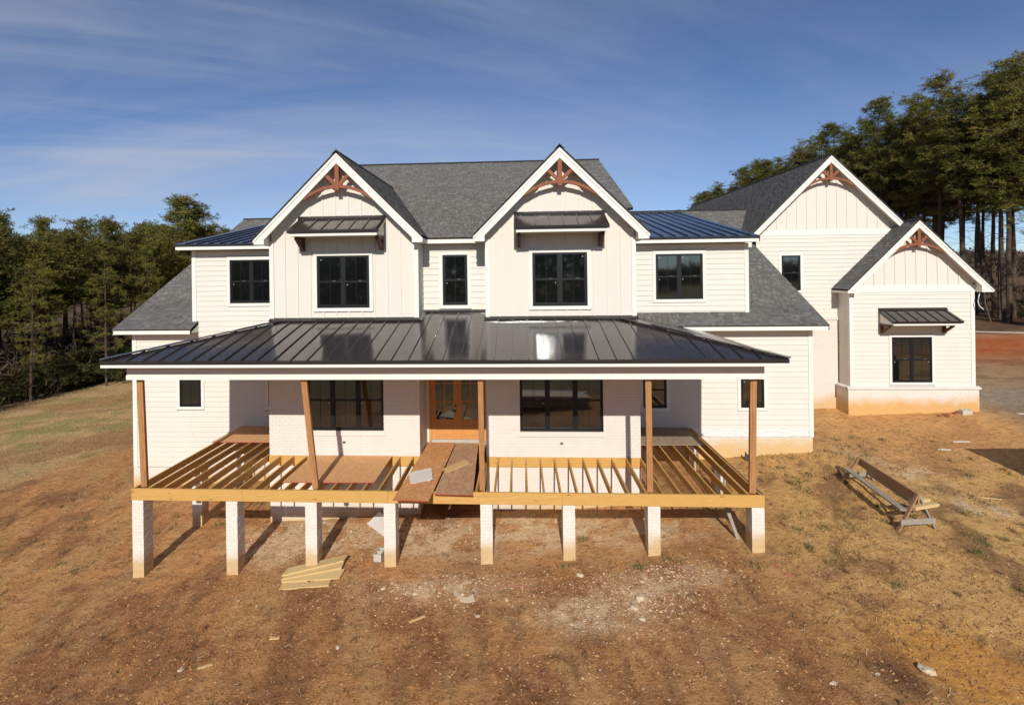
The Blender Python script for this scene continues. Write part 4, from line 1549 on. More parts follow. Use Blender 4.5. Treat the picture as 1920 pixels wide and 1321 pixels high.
slab('sheathing_offcut', [(-2.73, 14.90, .075), (-2.27, 15.22, .085), (-2.44, 16.12, .080), (-2.90, 15.82, .072)], .012, 'gypsum', 'white rectangular sheathing offcut lying on the orange walkway board', 'board offcut', 'white sheathing offcuts')
slab('sheathing_offcut', [(-2.80, 14.98, .058), (-2.33, 15.20, .058), (-2.52, 16.02, .058), (-3.00, 15.78, .058)], .012, 'gypsum', 'white offcut mostly hidden under another on the walkway', 'board offcut', 'white sheathing offcuts')
slab('lumber_offcut', [(-2.02, 15.83, .061), (-1.47, 16.62, .061), (-1.59, 16.92, .061), (-2.12, 16.10, .061)], .038, 'pine_light', 'short yellow lumber offcut lying askew on the brown walkway board', 'lumber')


def gzp(x, y, h=0.0): return (x, y, ground_z(x, y) + h)


G = 'yellow planks dropped before the porch'
slab('plank', [gzp(-5.82, 14.18, .13), gzp(-4.44, 14.66, .15), gzp(-4.42, 14.98, .15), gzp(-5.78, 14.52, .13)], .036, 'pine_light', 'topmost yellow plank of the pile before the porch', 'plank', G)
slab('plank', [gzp(-5.78, 14.06, .092), gzp(-4.42, 14.44, .11), gzp(-4.44, 14.76, .11), gzp(-5.72, 14.36, .092)], .034, 'pine_light', 'yellow plank just under the topmost of the pile', 'plank', G)
slab('plank', [gzp(-5.76, 14.02, .055), gzp(-4.37, 14.10, .07), gzp(-4.34, 14.44, .07), gzp(-5.70, 14.36, .055)], .034, 'pine_light', 'middle yellow plank of the pile reaching farthest right', 'plank', G)
slab('plank', [gzp(-5.70, 13.74, .02), gzp(-4.56, 13.85, .03), gzp(-4.58, 14.14, .03), gzp(-5.74, 14.06, .02)], .034, 'pine_light', 'lowest yellow plank with a knot nearest the camera', 'plank', G)
# white sheathing piece leaning against a pier
slab('white_board', [gzp(-3.72, 16.02, .03), gzp(-3.46, 16.7, .10), gzp(-4.17, 17.32, .16), gzp(-4.42, 16.88, .03)], .014, 'gypsum', 'white square panel dropped on the slope behind a pier', 'board offcut')
slab('prop_board', [(5.02, 15.6, -.42), (5.10, 15.62, -.42), (5.33, 15.2, -1.32), (5.25, 15.2, -1.32)], .04, 'grey_wood', 'grey diagonal board under the right porch corner', 'board')


def block(x, y, rot, label, z=None):
    root = empty('concrete_block', (x, y, (ground_z(x, y) if z is None else z) - .01)); root.rotation_euler = (0, 0, rot)
    tag(root, label, 'concrete block', 'grey hollow concrete blocks')
    b = MB()
    L, W, H, t = .40, .20, .19, .032
    b.box(-L / 2, L / 2, -W / 2, -W / 2 + t, 0, H); b.box(-L / 2, L / 2, W / 2 - t, W / 2, 0, H)
    o = b.build('face_shell', 'concrete', None); o.parent = root
    wb = MB()
    for xx in (-L / 2 + .001, -t / 2, L / 2 - t - .001):
        wb.box(xx, xx + t, -W / 2 + t, W / 2 - t, .001, H - .004)
    o = wb.build('cross_web', 'concrete', None); o.parent = root
    return root


block(-3.60, 15.0, 1.45, 'concrete block on the bare soil beside a porch pier')
block(17.72, 25.28, .1, 'concrete block beside the base of the small gabled wing')
for i, (x, y, rz, lb) in enumerate(((17.42, 25.38, .4, 'dark red brick touching the concrete block by the wing'), (17.0, 25.30, -.2, 'red brick lying flat between others by the wing base'), (16.92, 25.12, .9, 'red brick nearest the camera by the wing base'), (16.66, 25.16, .3, 'leftmost loose red brick at the wing base'))):
    b = MB().box(-.1, .1, -.047, .047, 0, .065)
    o = b.build('loose_brick', 'red_brick', None, bevel=.004); o.location = (x, y, ground_z(x, y)); o.rotation_euler = (0, 0, rz)
    tag(o, lb, 'brick', 'loose red bricks by the wing')

# plaster wash-out: a pale crescent slab on the ground
b = MB(); ring = []
for i in range(17):
    a = R(95 + 190 * i / 16)
    ro = .40 * (1 + .05 * math.sin(i * 1.1)); ri = ro - (.07 + .20 * (i / 16) ** 3)
    ring.append((ro * math.cos(a), ro * math.sin(a), ri * math.cos(a), ri * math.sin(a)))
cx0, cy0 = -1.15, 13.40
for i in range(16):
    A, Bq = ring[i], ring[i + 1]
    P = [(cx0 + A[0], cy0 + A[1]), (cx0 + Bq[0], cy0 + Bq[1]), (cx0 + Bq[2], cy0 + Bq[3]), (cx0 + A[2], cy0 + A[3])]
    lo = [(x - cx0, y - cy0, ground_z(x, y) - .03) for x, y in P]; hi = [(x - cx0, y - cy0, ground_z(x, y) + .010) for x, y in P]
    b.hexa(lo, hi)
o = b.build('mortar_spill', 'limestone', None); o.location = (cx0, cy0, 0)
tag(o, 'pale dried mortar crescent on the ground before the porch', 'mortar spill')


def rock(x, y, s, label, seed, material='limestone', flat=.5, cat='stone'):
    rr = random.Random(seed)
    import bmesh
    bm = bmesh.new(); bmesh.ops.create_icosphere(bm, subdivisions=2, radius=1)
    for v in bm.verts:
        k = 1 + rr.uniform(-.22, .22)
        v.co = Vector((v.co.x * s * 1.25 * k, v.co.y * s * .85 * k, v.co.z * s * flat * k))
    me = bpy.data.meshes.new('stone'); bm.to_mesh(me); bm.free(); me.materials.append(M[material])
    o = link('stone', me, None, (x, y, ground_z(x, y) + s * flat * .35)); o.rotation_euler = (0, 0, rr.uniform(0, 3))
    tag(o, label, cat, 'pale stones scattered on the bare soil')


for i, (x, y, s, lb) in enumerate(((6.70, 10.52, .11, 'largest white stone in the near right corner beside dark soil'), (-.37, 12.97, .05, 'small pinkish stone right of the mortar crescent'),
                                   (2.45, 12.88, .11, 'biggest pale stone among the white rubble patch right of centre'), (2.25, 12.55, .075, 'pale stone second in size in the white rubble patch'), (1.29, 13.86, .08, 'pale flat stone below the middle pier of the right half'),
                                   (2.35, 12.15, .06, 'pale stone on the near edge of the white rubble patch'), (-.95, 12.45, .05, 'grey stone before the mortar crescent'), (-2.43, 13.40, .07, 'grey stone left of the mortar crescent'), (-3.20, 13.63, .06, 'pale stone between the planks and the crescent'),
                                   (-3.65, 11.63, .05, 'pale stone alone in the brown soil left of centre'), (5.07, 10.28, .05, 'pale long stone near the bottom edge right of centre'), (5.91, 10.53, .05, 'brown stone left of the dark soil patch'), (-6.52, 11.07, .05, 'pale wedge stone near the bottom left edge'))):
    rock(x, y, s, lb, i + 3)
# splintered boards and trash
for (x, y, L, rz, m_, lb, cat) in ((-2.22, 12.42, .36, .6, 'pine_light', 'short pale stick left of centre on the bare soil', 'stick'), (-6.1, 11.16, .26, .45, 'pine_light', 'pale splinter near the bottom left corner', 'stick'), (-5.05, 11.92, .2, .1, 'pine_light', 'small pale splinter on brown soil below the planks', 'stick'),
                                  (12.9, 17.6, .6, -.5, 'pine_light', 'long pale lath on the ground right of the sawhorse', 'stick'), (5.80, 13.55, .20, -.5, 'red_plastic', 'red plastic scrap on the soil near the right front pier', 'scrap'), (5.66, 13.95, .18, -.9, 'red_plastic', 'smaller red plastic scrap behind the other', 'scrap'),
                                  (15.4, 22.2, .5, -.2, 'gypsum', 'white strip lying on the soil before the wing', 'strip'), (14.3, 21.4, .35, -.4, 'gypsum', 'short white strip nearer the sawhorse', 'strip'), (19.9, 25.3, .9, -.5, 'gypsum', 'white strip on the gravel beyond the wing corner', 'strip')):
    o = MB().box(-L / 2, L / 2, -.028, .028, 0, .022).build('scrap', m_, None)
    o.name = cat; o.location = (x, y, ground_z(x, y) + .004); o.rotation_euler = (0, -.06, rz); tag(o, lb, cat)
o = MB().tube([(-3.9, 0, .0), (-1, .05, .02), (3.2, -.1, .0)], .045, 6).build('pipe', 'concrete', None)
o.location = (38.6, 47.5, ground_z(38.6, 47.5) + .12); o.rotation_euler = (0, 0, -.45); tag(o, 'long white pipe lying at the edge of the pine stand', 'pipe')
cw = MB().tube([(-.62, 13.42, 0), (-.3, 13.5, .03), (.0, 13.44, .02), (.3, 13.3, .01)], .008, 5)
for i, v in enumerate(cw.v): cw.v[i] = (v[0], v[1], v[2] + ground_z(v[0], v[1]) + .012)
tag(cw.build('wire', 'red_plastic', None), 'thin red wire snaking over the rubble before the porch', 'wire')

# ------------------------------------------------------------------ SAWHORSE
sh = empty('sawhorse', (9.65, 16.8, ground_z(9.65, 16.8)))
tag(sh, 'weathered wooden sawhorse frame standing askew on the right slope', 'sawhorse')
ends = []
for (fl, fr, tp) in (((9.29, 18.21), (10.28, 18.33), (9.80, 18.22)), ((9.07, 15.25), (10.05, 15.40), (9.60, 15.32))):
    zl, zr2 = ground_z(*fl), ground_z(*fr)
    top = Vector((tp[0], tp[1], -.20))
    for (fx, fy, zz_) in ((*fl, zl), (*fr, zr2)):
        MB().bar((fx, fy, zz_ - .03), top + Vector((0.02 if fx > tp[0] else -.02, .03 if fx > tp[0] else -.03, 0)), .038, .10, (0, 1, 0)).build('leg', 'brown_wood' if fx < tp[0] else 'grey_wood', sh)
    ya = fl[1] - .06
    MB().bar((fl[0] + .05, ya, zl + .24), (fr[0] - .03, fr[1] - .06, zr2 + .22), .038, .13).build('cross_brace', 'grey_wood', sh)
    ends.append(top)
MB().bar(ends[0] + Vector((0, .05, -.11)), ends[1] + Vector((0, -.05, -.11)), .04, .22).build('top_rail', 'brown_wood', sh)
MB().bar((9.43, 18.15, -.52), (9.27, 15.32, -.60), .16, .038).build('side_rail', 'grey_wood', sh)
MB().bar((10.02, 18.2, -.62), (9.86, 15.4, -.66), .038, .12).build('side_rail', 'grey_wood', sh)
for (p, q, lb) in (((9.42, 15.20, -.50), (10.10, 15.40, -.475), 'pale timber block laid across the near end of the sawhorse'), ((9.62, 15.62, -.52), (10.14, 15.78, -.50), 'short pale timber piece behind another on the sawhorse')):
    c = (Vector(p) + Vector(q)) / 2
    o = MB().bar(Vector(p) - c, Vector(q) - c, .14, .075).build('timber_block', 'pine_light', None, bevel=.006); o.location = c
    tag(o, lb, 'timber block', 'timber blocks on the sawhorse')

# ------------------------------------------------------------------ things just outside the frame that show by shadow and reflection
dz = ground_z(17.0, 17.0)  # unseen box added beyond the right edge to throw the dark slope shadow
caster = empty('shadow_caster', (17.4, 17.2, dz)); tag(caster, 'open steel box out of view, added to cast the shadow on the right slope', 'shadow_caster')
b = MB()
b.box(15.0, 19.6, 17.0, 18.6, dz + .12, dz + .20); b.box(15.0, 19.6, 17.0, 17.06, dz + .20, dz + 1.72); b.box(15.0, 19.6, 18.54, 18.6, dz + .20, dz + 1.72)
b.box(15.0, 15.06, 17.06, 18.54, dz + .20, dz + 1.72); b.box(19.54, 19.6, 17.06, 18.54, dz + .20, dz + 1.72)
b.build('tub', 'dark', caster)
for k in range(6):
    MB().box(15.1 + k * .86, 15.18 + k * .86, 16.94, 17.0, dz + .14, dz + 1.70).build('rib', 'dark', caster)
for x in (15.1, 19.1):
    MB().box(x, x + .2, 17.1, 18.5, dz - .08, dz + .12).build('skid', 'dark', caster)
lz = ground_z(1.5, 2.0)
stk = empty('lumber_stack', (1.5, 2.0, lz)); tag(stk, 'strapped stack of boards on the grass, mirrored in the right triple window', 'lumber stack')
for L in range(6):
    for k in range(6):
        yy_ = 1.2 + k * .26; e = random.uniform(-.15, .15)
        plank('board', -1.2 + e, 3.6 + e, yy_, yy_ + .235, lz + .12 + L * .075, lz + .16 + L * .075, ('pine_light', 'gypsum', 'grey_wood', 'pine')[(L * 2 + k // 3) % 4], stk)
for x in (-.6, 1.2, 3.0):
    for L in range(6):
        MB().box(x, x + .09, 1.2, 2.74, lz + .082 + L * .075 - (.08 if L == 0 else 0), lz + .12 + L * .075).build('spacer', 'pine', stk)

# ------------------------------------------------------------------ gravel, straw, weeds (loose ground cover)
def scatter_xy(n, boxes):
    out = []
    per = [b[4] for b in boxes]; tot = sum(per)
    for b in boxes:
        k = int(n * b[4] / tot)
        if len(b) > 5:
            xy = np.stack([RNG.normal(b[0], b[2], k), RNG.normal(b[1], b[3], k)], 1)
        else:
            xy = np.stack([RNG.uniform(b[0], b[1], k), RNG.uniform(b[2], b[3], k)], 1)
        out.append(xy)
    return np.concatenate(out)


def stones(name, xy, smin, smax, palette, label):
    n = len(xy)
    s = smin * (smax / smin) ** (RNG.random(n) ** 2.2)
    base = np.array([(1, 0, 0), (0, 1, 0), (-1, 0, 0), (0, -1, 0), (0, 0, 1), (.5, .5, .6), (-.5, .4, .5)], float)
    tri = np.array([(0, 5, 4), (5, 1, 4), (1, 6, 4), (6, 2, 4), (2, 3, 4), (3, 0, 4), (0, 1, 5), (1, 2, 6)])
    v = base[None] * RNG.uniform(.65, 1.3, (n, 7, 3))
    a = RNG.uniform(0, 6.28, n); ca, sa = np.cos(a), np.sin(a)
    v *= np.stack([s * 1.2, s * .8, s * .65], 1)[:, None, :]
    x = v[..., 0] * ca[:, None] - v[..., 1] * sa[:, None]; y = v[..., 0] * sa[:, None] + v[..., 1] * ca[:, None]
    z = v[..., 2]
    gz = base_z(xy[:, 0], xy[:, 1]) + rough_z(xy[:, 0], xy[:, 1])
    V = np.stack([x + xy[:, :1], y + xy[:, 1:2], z + gz[:, None]], -1).reshape(-1, 3)
    F = (tri[None] + (np.arange(n) * 7)[:, None, None]).reshape(-1, 3)
    pal = np.array(palette)
    c = pal[RNG.integers(0, len(pal), n)] * RNG.uniform(.8, 1.15, (n, 1))
    o = link(name, np_mesh(name, V, F, 'attr', np.repeat(c, 7, 0)))
    tag(o, label, None, kind='stuff')


PALE = [(.58, .42, .27), (.50, .33, .21), (.64, .50, .36), (.42, .24, .13), (.52, .28, .17)]
CLOD = [(.44, .23, .095), (.30, .145, .065), (.47, .26, .11), (.20, .10, .055), (.38, .185, .078)]
stones('gravel', scatter_xy(15000, [(-2.0, 13.6, 1.6, .55, 3.2, 1), (2.2, 12.9, 1.1, .6, 2.4, 1), (3.5, 13.8, .9, .4, 1.2, 1), (-6.2, 16.1, 1.0, .8, 2.6, 1), (-2.5, 16.0, 1.5, .7, 2.2, 1), (.6, 15.9, 1.8, .7, 1.7, 1),
                                    (2.2, 11.2, 2.2, 1.3, 1.4, 1), (-9, 9, 9, 15, .55), (5.5, 14, 12, 24, .35), (-16, -9, 9, 20, .5), (9.6, 13.4, 20.0, 24.2, .9)]), .006, .030, PALE, 'pale gravel and plaster crumbs strewn over the plot')
stones('rubble', scatter_xy(1300, [(2.4, 12.8, .55, .35, 2.2, 1), (1.4, 12.4, .6, .4, 1.2, 1), (3.3, 13.7, .6, .25, 1.2, 1), (-1.6, 13.5, 1.0, .35, 1.2, 1), (-6.0, 16.3, .9, .6, 1.6, 1), (-2.4, 16.3, 1.2, .4, 1.0, 1)]), .010, .045, [(.70, .55, .37), (.64, .46, .29), (.56, .38, .24)], 'pale broken plaster and stone crumbs before the porch')
stones('soil_clods', scatter_xy(30000, [(-10, 10, 8.6, 14.4, 6), (-16, -9.9, 9, 22, 2), (5.8, 15, 11, 24.5, 2.6), (-7.3, 5.5, 14.6, 17.3, .8)]), .008, .042, CLOD, 'brown soil clods over the whole plot')


def blades(name, xy, lmin, lmax, wdt, palette, label, lean=.25, upright=False, bias=None):
    n = len(xy)
    L = RNG.uniform(lmin, lmax, n); a = RNG.uniform(0, 6.28, n) if bias is None else RNG.normal(bias, .7, n)
    d = np.stack([np.cos(a), np.sin(a)], 1)
    pn = np.stack([-d[:, 1], d[:, 0]], 1) * wdt / 2
    gz = base_z(xy[:, 0], xy[:, 1]) + rough_z(xy[:, 0], xy[:, 1])
    if upright:
        hz = L * RNG.uniform(.4, 1, n); out = xy + d * (L * .5)[:, None]
        p0 = np.c_[xy - pn, gz - .01]; p1 = np.c_[xy + pn, gz - .01]; p2 = np.c_[out, gz + hz]
        V = np.stack([p0, p1, p2], 1).reshape(-1, 3); F = np.arange(n * 3).reshape(-1, 3); k = 3
    else:
        e = xy + d * L[:, None]
        ez = base_z(e[:, 0], e[:, 1]) + rough_z(e[:, 0], e[:, 1]) + RNG.uniform(.005, .04, n)
        b0 = gz + .008
        p0 = np.c_[xy - pn, b0]; p1 = np.c_[xy + pn, b0]; p2 = np.c_[e + pn, ez]; p3 = np.c_[e - pn, ez]
        q = .5 * (p0 + p2); q[:, 2] += wdt * .6
        V = np.stack([p0, p1, p2, p3, np.c_[xy, b0 + wdt * .6], np.c_[e, ez + wdt * .6]], 1).reshape(-1, 3)
        F = (np.array([(0, 4, 5), (0, 5, 3), (4, 1, 2), (4, 2, 5)])[None] + (np.arange(n) * 6)[:, None, None]).reshape(-1, 3); k = 6
    pal = np.array(palette)
    c = pal[RNG.integers(0, len(pal), n)] * RNG.uniform(.75, 1.2, (n, 1))
    o = link(name, np_mesh(name, V, F, 'attr', np.repeat(c, k, 0)))
    tag(o, label, None, kind='stuff')


STRAW = [(.42, .27, .14), (.24, .13, .07), (.28, .17, .09), (.16, .085, .05), (.55, .40, .24)]
blades('straw', scatter_xy(3200, [(-10, 9, 8.8, 14.4, 5), (-16, -9.9, 9.5, 23, 2.4), (5.8, 15, 11.5, 22, 3.2)]), .03, .15, .009, STRAW, 'dry straw and twigs strewn over the soil', bias=1.2)
# tufts of weeds
cl_ = []
for (cx_, cy_, sp_, nn) in [(RNG.uniform(6, 15), RNG.uniform(12.5, 23.5), RNG.uniform(.05, .22), 55) for _ in range(64)] + [(RNG.uniform(-15, -10), RNG.uniform(12, 20), .10, 40) for _ in range(12)] + \
        [(1.0, 14.35, .12, 70), (2.65, 14.15, .09, 80), (1.5, 15.55, .08, 60), (-8.9, 17.4, .18, 90), (-8.2, 18.8, .2, 90), (8.6, 20.3, .3, 130), (7.6, 20.35, .2, 70), (6.4, 17.4, .15, 60), (10.6, 20.0, .16, 80), (9.3, 18.9, .2, 90), (5.2, 13.9, .2, 120), (3.4, 14.3, .15, 70)]:
    cl_.append(np.stack([RNG.normal(cx_, sp_, nn), RNG.normal(cy_, sp_, nn)], 1))
dc_ = []
for _ in range(330):
    a = RNG.random()
    if a < .62: cx_, cy_ = RNG.uniform(5.6, 15), RNG.uniform(10.5, 23)
    elif a < .85: cx_, cy_ = RNG.uniform(-18, -9), RNG.uniform(11, 22)
    else: cx_, cy_ = RNG.uniform(-9, 6), RNG.uniform(9, 13)
    nn = int(RNG.uniform(14, 46)); sp_ = RNG.uniform(.03, .13)
    dc_.append(np.stack([RNG.normal(cx_, sp_ * .8, nn), RNG.normal(cy_, sp_ * 1.6, nn)], 1))
blades('dead_grass', np.concatenate(dc_), .03, .10, .02, [(.13, .075, .04), (.20, .12, .065), (.10, .075, .035), (.28, .18, .09)], 'dead brown grass clumps scattered over the bare soil', upright=True)
blades('weeds', np.concatenate(cl_), .05, .17, .016, [(.07, .11, .025), (.10, .13, .04), (.20, .16, .07), (.27, .20, .10), (.06, .08, .025)], 'low green and dry weed tufts on the right slope', upright=True)
blades('dry_grass', np.concatenate([np.stack([RNG.uniform(-33, -19.0, 30000), RNG.uniform(20, 47, 30000)], 1)]), .03, .085, .022, [(.48, .33, .155), (.44, .29, .13), (.52, .36, .17), (.38, .30, .12)], 'short dry winter grass of the left field', upright=True)
# two charred stubs of weed by the foundation
wd_ = MB()
for (x, h) in ((7.35, .30), (7.48, .36), (7.42, .22)):
    wd_.tube([(x, 20.35, ground_z(x, 20.35) - .03), (x + .02, 20.36, ground_z(x, 20.35) + h * .6), (x - .01, 20.35, ground_z(x, 20.35) + h)], [.035, .045, .008], 6)
tag(wd_.build('dead_weed', 'bare_bark', None), 'dark dead weed stalks at the right foundation wall', 'weed')

# ------------------------------------------------------------------ TREES
def tuft_arrays(centres, size, nb, rng, greens, flat=.55, bw=.22):
    n = len(centres)
    d = rng.normal(size=(n, nb, 3)); d[..., 2] = d[..., 2] * flat + .22
    d /= np.linalg.norm(d, axis=-1, keepdims=True)
    L = size[:, None] * rng.uniform(.55, 1.15, (n, nb))
    side = np.cross(d, rng.normal(size=(n, nb, 3))); side /= np.linalg.norm(side, axis=-1, keepdims=True) + 1e-9
    wv = side * (L * bw)[..., None]
    o = centres[:, None, :] + d * (L * .12)[..., None]
    p0 = o + wv * .35; p1 = o - wv * .35; p2 = o + d * L[..., None] - wv; p3 = o + d * (L * 1.0)[..., None] + wv
    V = np.stack([p0, p1, p2, p3], 2).reshape(-1, 3)
    k = n * nb
    F = (np.array([(0, 1, 2), (0, 2, 3)])[None] + (np.arange(k) * 4)[:, None, None]).reshape(-1, 3)
    g = np.array(greens)
    mixf = rng.random((n, 1)) ** 1.0
    c = g[0] * (1 - mixf) + g[1] * mixf
    c = c[:, None, :] * rng.uniform(.7, 1.3, (n, nb, 1))
    return V, F, np.repeat(c.reshape(-1, 3), 4, 0)


def pine_proto(seed, h, cb, spread, ntier, dens, greens, tr=.0095, low_dead=True):
    """tapered trunk with limbs, crown of needle tufts carried at the limb ends"""
    rr = random.Random(seed); rng = np.random.default_rng(seed)
    tk = MB()
    bend = [(0, 0)]
    for i in range(8): bend.append((bend[-1][0] + rr.uniform(-.06, .06) * h / 16, bend[-1][1] + rr.uniform(-.06, .06) * h / 16))
    pts = [(bend[i][0], bend[i][1], h * .98 * i / 8) for i in range(9)]
    r0 = h * tr
    tk.tube([(0, 0, -.8)] + pts, [r0 * 1.15] + [r0 * (1 - .93 * (i / 8) ** 1.15) for i in range(9)], 8)

    def at(z):
        f = min(7.999, max(0, z / (h * .98) * 8)); i = int(f); t = f - i
        return Vector((pts[i][0] * (1 - t) + pts[i + 1][0] * t, pts[i][1] * (1 - t) + pts[i + 1][1] * t, z))
    cen, siz = [], []
    for k in range(ntier):
        f = (k + rr.uniform(-.3, .3)) / ntier
        z = h * (cb + (1 - cb) * max(0, f))
        prof = spread * (1 - max(0, f)) ** .62 * (.62 + .38 * math.sin(min(1, f * 3.2) * math.pi / 2)) + .25
        nl = rr.randint(2, 4)
        a0 = rr.uniform(0, 6.28)
        for j in range(nl):
            a = a0 + 6.28 * j / nl + rr.uniform(-.5, .5)
            L = prof * rr.uniform(.55, 1.15)
            rise = rr.uniform(-.05, .35) + .35 * f
            p0 = at(z); p1 = p0 + Vector((math.cos(a) * L * .55, math.sin(a) * L * .55, L * rise * .4)); p2 = p0 + Vector((math.cos(a) * L, math.sin(a) * L, L * rise + .1 * L))
            rb = max(.012, r0 * .22 * (1 - f * .7))
            tk.tube([p0, p1, p2], [rb, rb * .7, rb * .25], 4)
            nt = max(2, int(dens * L / 4.1 + .5))
            for q in range(nt):
                t = rr.uniform(.42, 1.05)
                c = (p0.lerp(p1, t / .55) if t < .55 else p1.lerp(p2, (t - .55) / .45))
                sg = .16 + .17 * L
                c = c + Vector((rr.gauss(0, sg), rr.gauss(0, sg), rr.gauss(0, .13 + .04 * L) + .1))
                rc = rr.uniform(.24, .42)
                for _ in range(8):
                    cen.append((c.x + rr.gauss(0, rc), c.y + rr.gauss(0, rc), c.z + rr.gauss(0, rc * .55))); siz.append(rr.uniform(.18, .31))
    for q in range(10):
        c = at(h * rr.uniform(.93, .99)); cen.append((c.x + rr.gauss(0, .15), c.y + rr.gauss(0, .15), c.z)); siz.append(.42)
    if low_dead:
        for q in range(12):
            z = h * rr.uniform(.12, cb); a = rr.uniform(0, 6.28); L = rr.uniform(.5, 1.9) * spread / 3
            p0 = at(z)
            tk.tube([p0, p0 + Vector((math.cos(a) * L * .5, math.sin(a) * L * .5, L * rr.uniform(-.12, .2))), p0 + Vector((math.cos(a) * L, math.sin(a) * L, L * rr.uniform(-.35, .3)))], [.028, .018, .006], 3)
    V, F, c = tuft_arrays(np.array(cen), np.array(siz) * 1.15, 16, rng, greens, .6, .09)
    cm = np_mesh('crown', V, F, 'needles', c)
    return tk.mesh('trunk', 'bark'), cm


OL = ((.085, .088, .021), (.255, .220, .046))
LG = ((.058, .064, .017), (.185, .160, .036))
BG = ((.045, .058, .020), (.120, .115, .035))
DG = ((.064, .074, .021), (.180, .168, .040))
P_TALL = [pine_proto(100 + i, 26, .47 + .05 * (i % 3), 3.6, 19, 6.6, OL if i % 2 else DG) for i in range(5)]
P_LOW = [pine_proto(200 + i, 13, .42 + .07 * (i % 3), 2.2, 13, 7.5, OL if i == 1 else LG, .010) for i in range(5)]
P_EDGE = [pine_proto(300 + i, 24, .26, 4.1, 14, 4.6, OL) for i in range(2)]
P_BUSH = [pine_proto(400 + i, 3.4, .06, 1.7, 9, 11, BG, .02, False) for i in range(2)]


def bare_proto(seed, h):
    rr = random.Random(seed); t = MB()

    def grow(p, d, L, r, dep):
        q = p + d * L * .5 + Vector((rr.gauss(0, .05), rr.gauss(0, .05), 0)) * L; e = q + (d + Vector((rr.gauss(0, .18), rr.gauss(0, .18), rr.uniform(-.05, .2)))).normalized() * L * .5
        t.tube([p, q, e], [r, r * .8, r * .55], 5 if dep == 0 else 3)
        if dep < 4:
            for _ in range(rr.randint(2, 3) if dep else 4):
                b = p.lerp(e, rr.uniform(.45, 1.0))
                nd = (d * .8 + Vector((rr.gauss(0, .6), rr.gauss(0, .6), rr.uniform(-.1, .5)))).normalized()
                grow(b, nd, L * rr.uniform(.42, .68), r * .5, dep + 1)
    grow(Vector((0, 0, -.4)), Vector((0, 0, 1)), h * .62, h * .011, 0)
    return t.mesh('trunk', 'bare_bark')


P_BARE = [bare_proto(500 + i, 8.5) for i in range(4)]


def plant_pine(proto, x, y, hscale, label, cat='pine tree', group=None, wscale=None, name='pine_tree', zoff=0.0):
    z = float(base_z(x, y)) + zoff
    root = empty(name, (x, y, z))
    ws = wscale or hscale
    root.scale = (ws, ws, hscale); root.rotation_euler = (random.uniform(-.025, .025), random.uniform(-.025, .025), random.uniform(0, 6.28))
    tag(root, label, cat, group)
    for nm, me in zip(('trunk', 'crown'), proto):
        o = bpy.data.objects.new(nm, me); COL.objects.link(o); o.parent = root
    return root


def plant_bare(x, y, s, label, group):
    o = bpy.data.objects.new('bare_tree', P_BARE[random.randrange(4)]); COL.objects.link(o)
    o.location = (x, y, float(base_z(x, y))); o.scale = (s * .9, s * .9, s); o.rotation_euler = (0, 0, random.uniform(0, 6.28))
    tag(o, label, 'bare tree', group)


# -- stand on the right: its edge runs away from the camera
GR = 'tall pines of the stand on the right'
front = [(46.5, 55, 27.5, 'tallest pine at the right picture edge with its trunk bare below'), (43.0, 56, 25.0, 'tall pine just left of the tallest, rising behind the small gable'),
         (48.0, 62, 27.0, 'tall pine behind the tallest one at the picture edge'), (42.5, 64, 26.5, 'round topped pine high above the small wing gable'), (41.5, 72, 26.0, 'pine with a dense dark crown right of the garage ridge'),
         (44.0, 80, 25.5, 'pine with loose open crown above the garage gable peak'), (42.0, 90, 25.0, 'pine whose crown peaks left of the garage gable'), (41.0, 102, 24.0, 'slim pine above the upper end of the garage ridge'), (43.0, 116, 24.0, 'small looking pine over the middle of the garage ridge'), (42.5, 134, 24.0, 'small distant pine above the lower garage roof edge')]
for i, (x, y, h, lb) in enumerate(front):
    plant_pine(P_TALL[i % 5], x, y, h / 28.2, lb, group=GR, wscale=h / 26)
RR = random.Random(77)
for i in range(22):
    y = 60 + i * 3.9 + RR.uniform(-1.2, 1.2)
    plant_pine(P_TALL[RR.randrange(5)], 43.2 + RR.uniform(-1.0, 2.2), y, RR.uniform(.80, .93), 'pine in the long edge row that runs back behind the garage roof', group='edge row of the right stand', wscale=RR.uniform(.9, 1.1))
k = 0
for row, (xo, step) in enumerate(((44.5, 3.6), (48.5, 4.6), (54.0, 5.6), (62.0, 6.8))):
    y = 54 + 2.3 * row
    while y < (205 if row < 2 else 150):
        x = xo + RR.uniform(-1.6, 1.6) + 0.012 * (y - 55)
        plant_pine(P_TALL[RR.randrange(5)], x, y + RR.uniform(-1.5, 1.5), RR.uniform(.72, .94), 'tall dark pine inside the stand on the right, partly hidden by others', group='inner pines of the right stand', wscale=RR.uniform(.8, 1.05))
        y += step * .88 * RR.uniform(.75, 1.3) * (1 + .006 * (y - 54)); k += 1
for (x, y, h, lb) in ((44.5, 52.0, .80, 'pine with low spreading yellow green branches beside the small gable'), (49.5, 53.0, .92, 'edge pine with drooping lower branches at the far right')):
    plant_pine(P_EDGE[0 if x < 46 else 1], x, y, h, lb, group=GR)
for i in range(7):
    x, y = 40 + RR.uniform(0, 14), 56 + RR.uniform(0, 14)
    plant_bare(x, y, RR.uniform(.7, 1.2), 'leafless understorey sapling among the right pine trunks', 'leafless saplings in the right stand')
plant_pine(P_BUSH[0], 43.6, 53.2, .8, 'dark evergreen bush at the foot of the right pines', 'bush', None, name='evergreen_bush')
st_ = MB().tube([(0, 0, -.2), (.1, 0, 1.2), (.35, .05, 2.5), (.42, .05, 3.1)], [.32, .28, .22, .05], 7).build('tree_stump', 'bark', None)
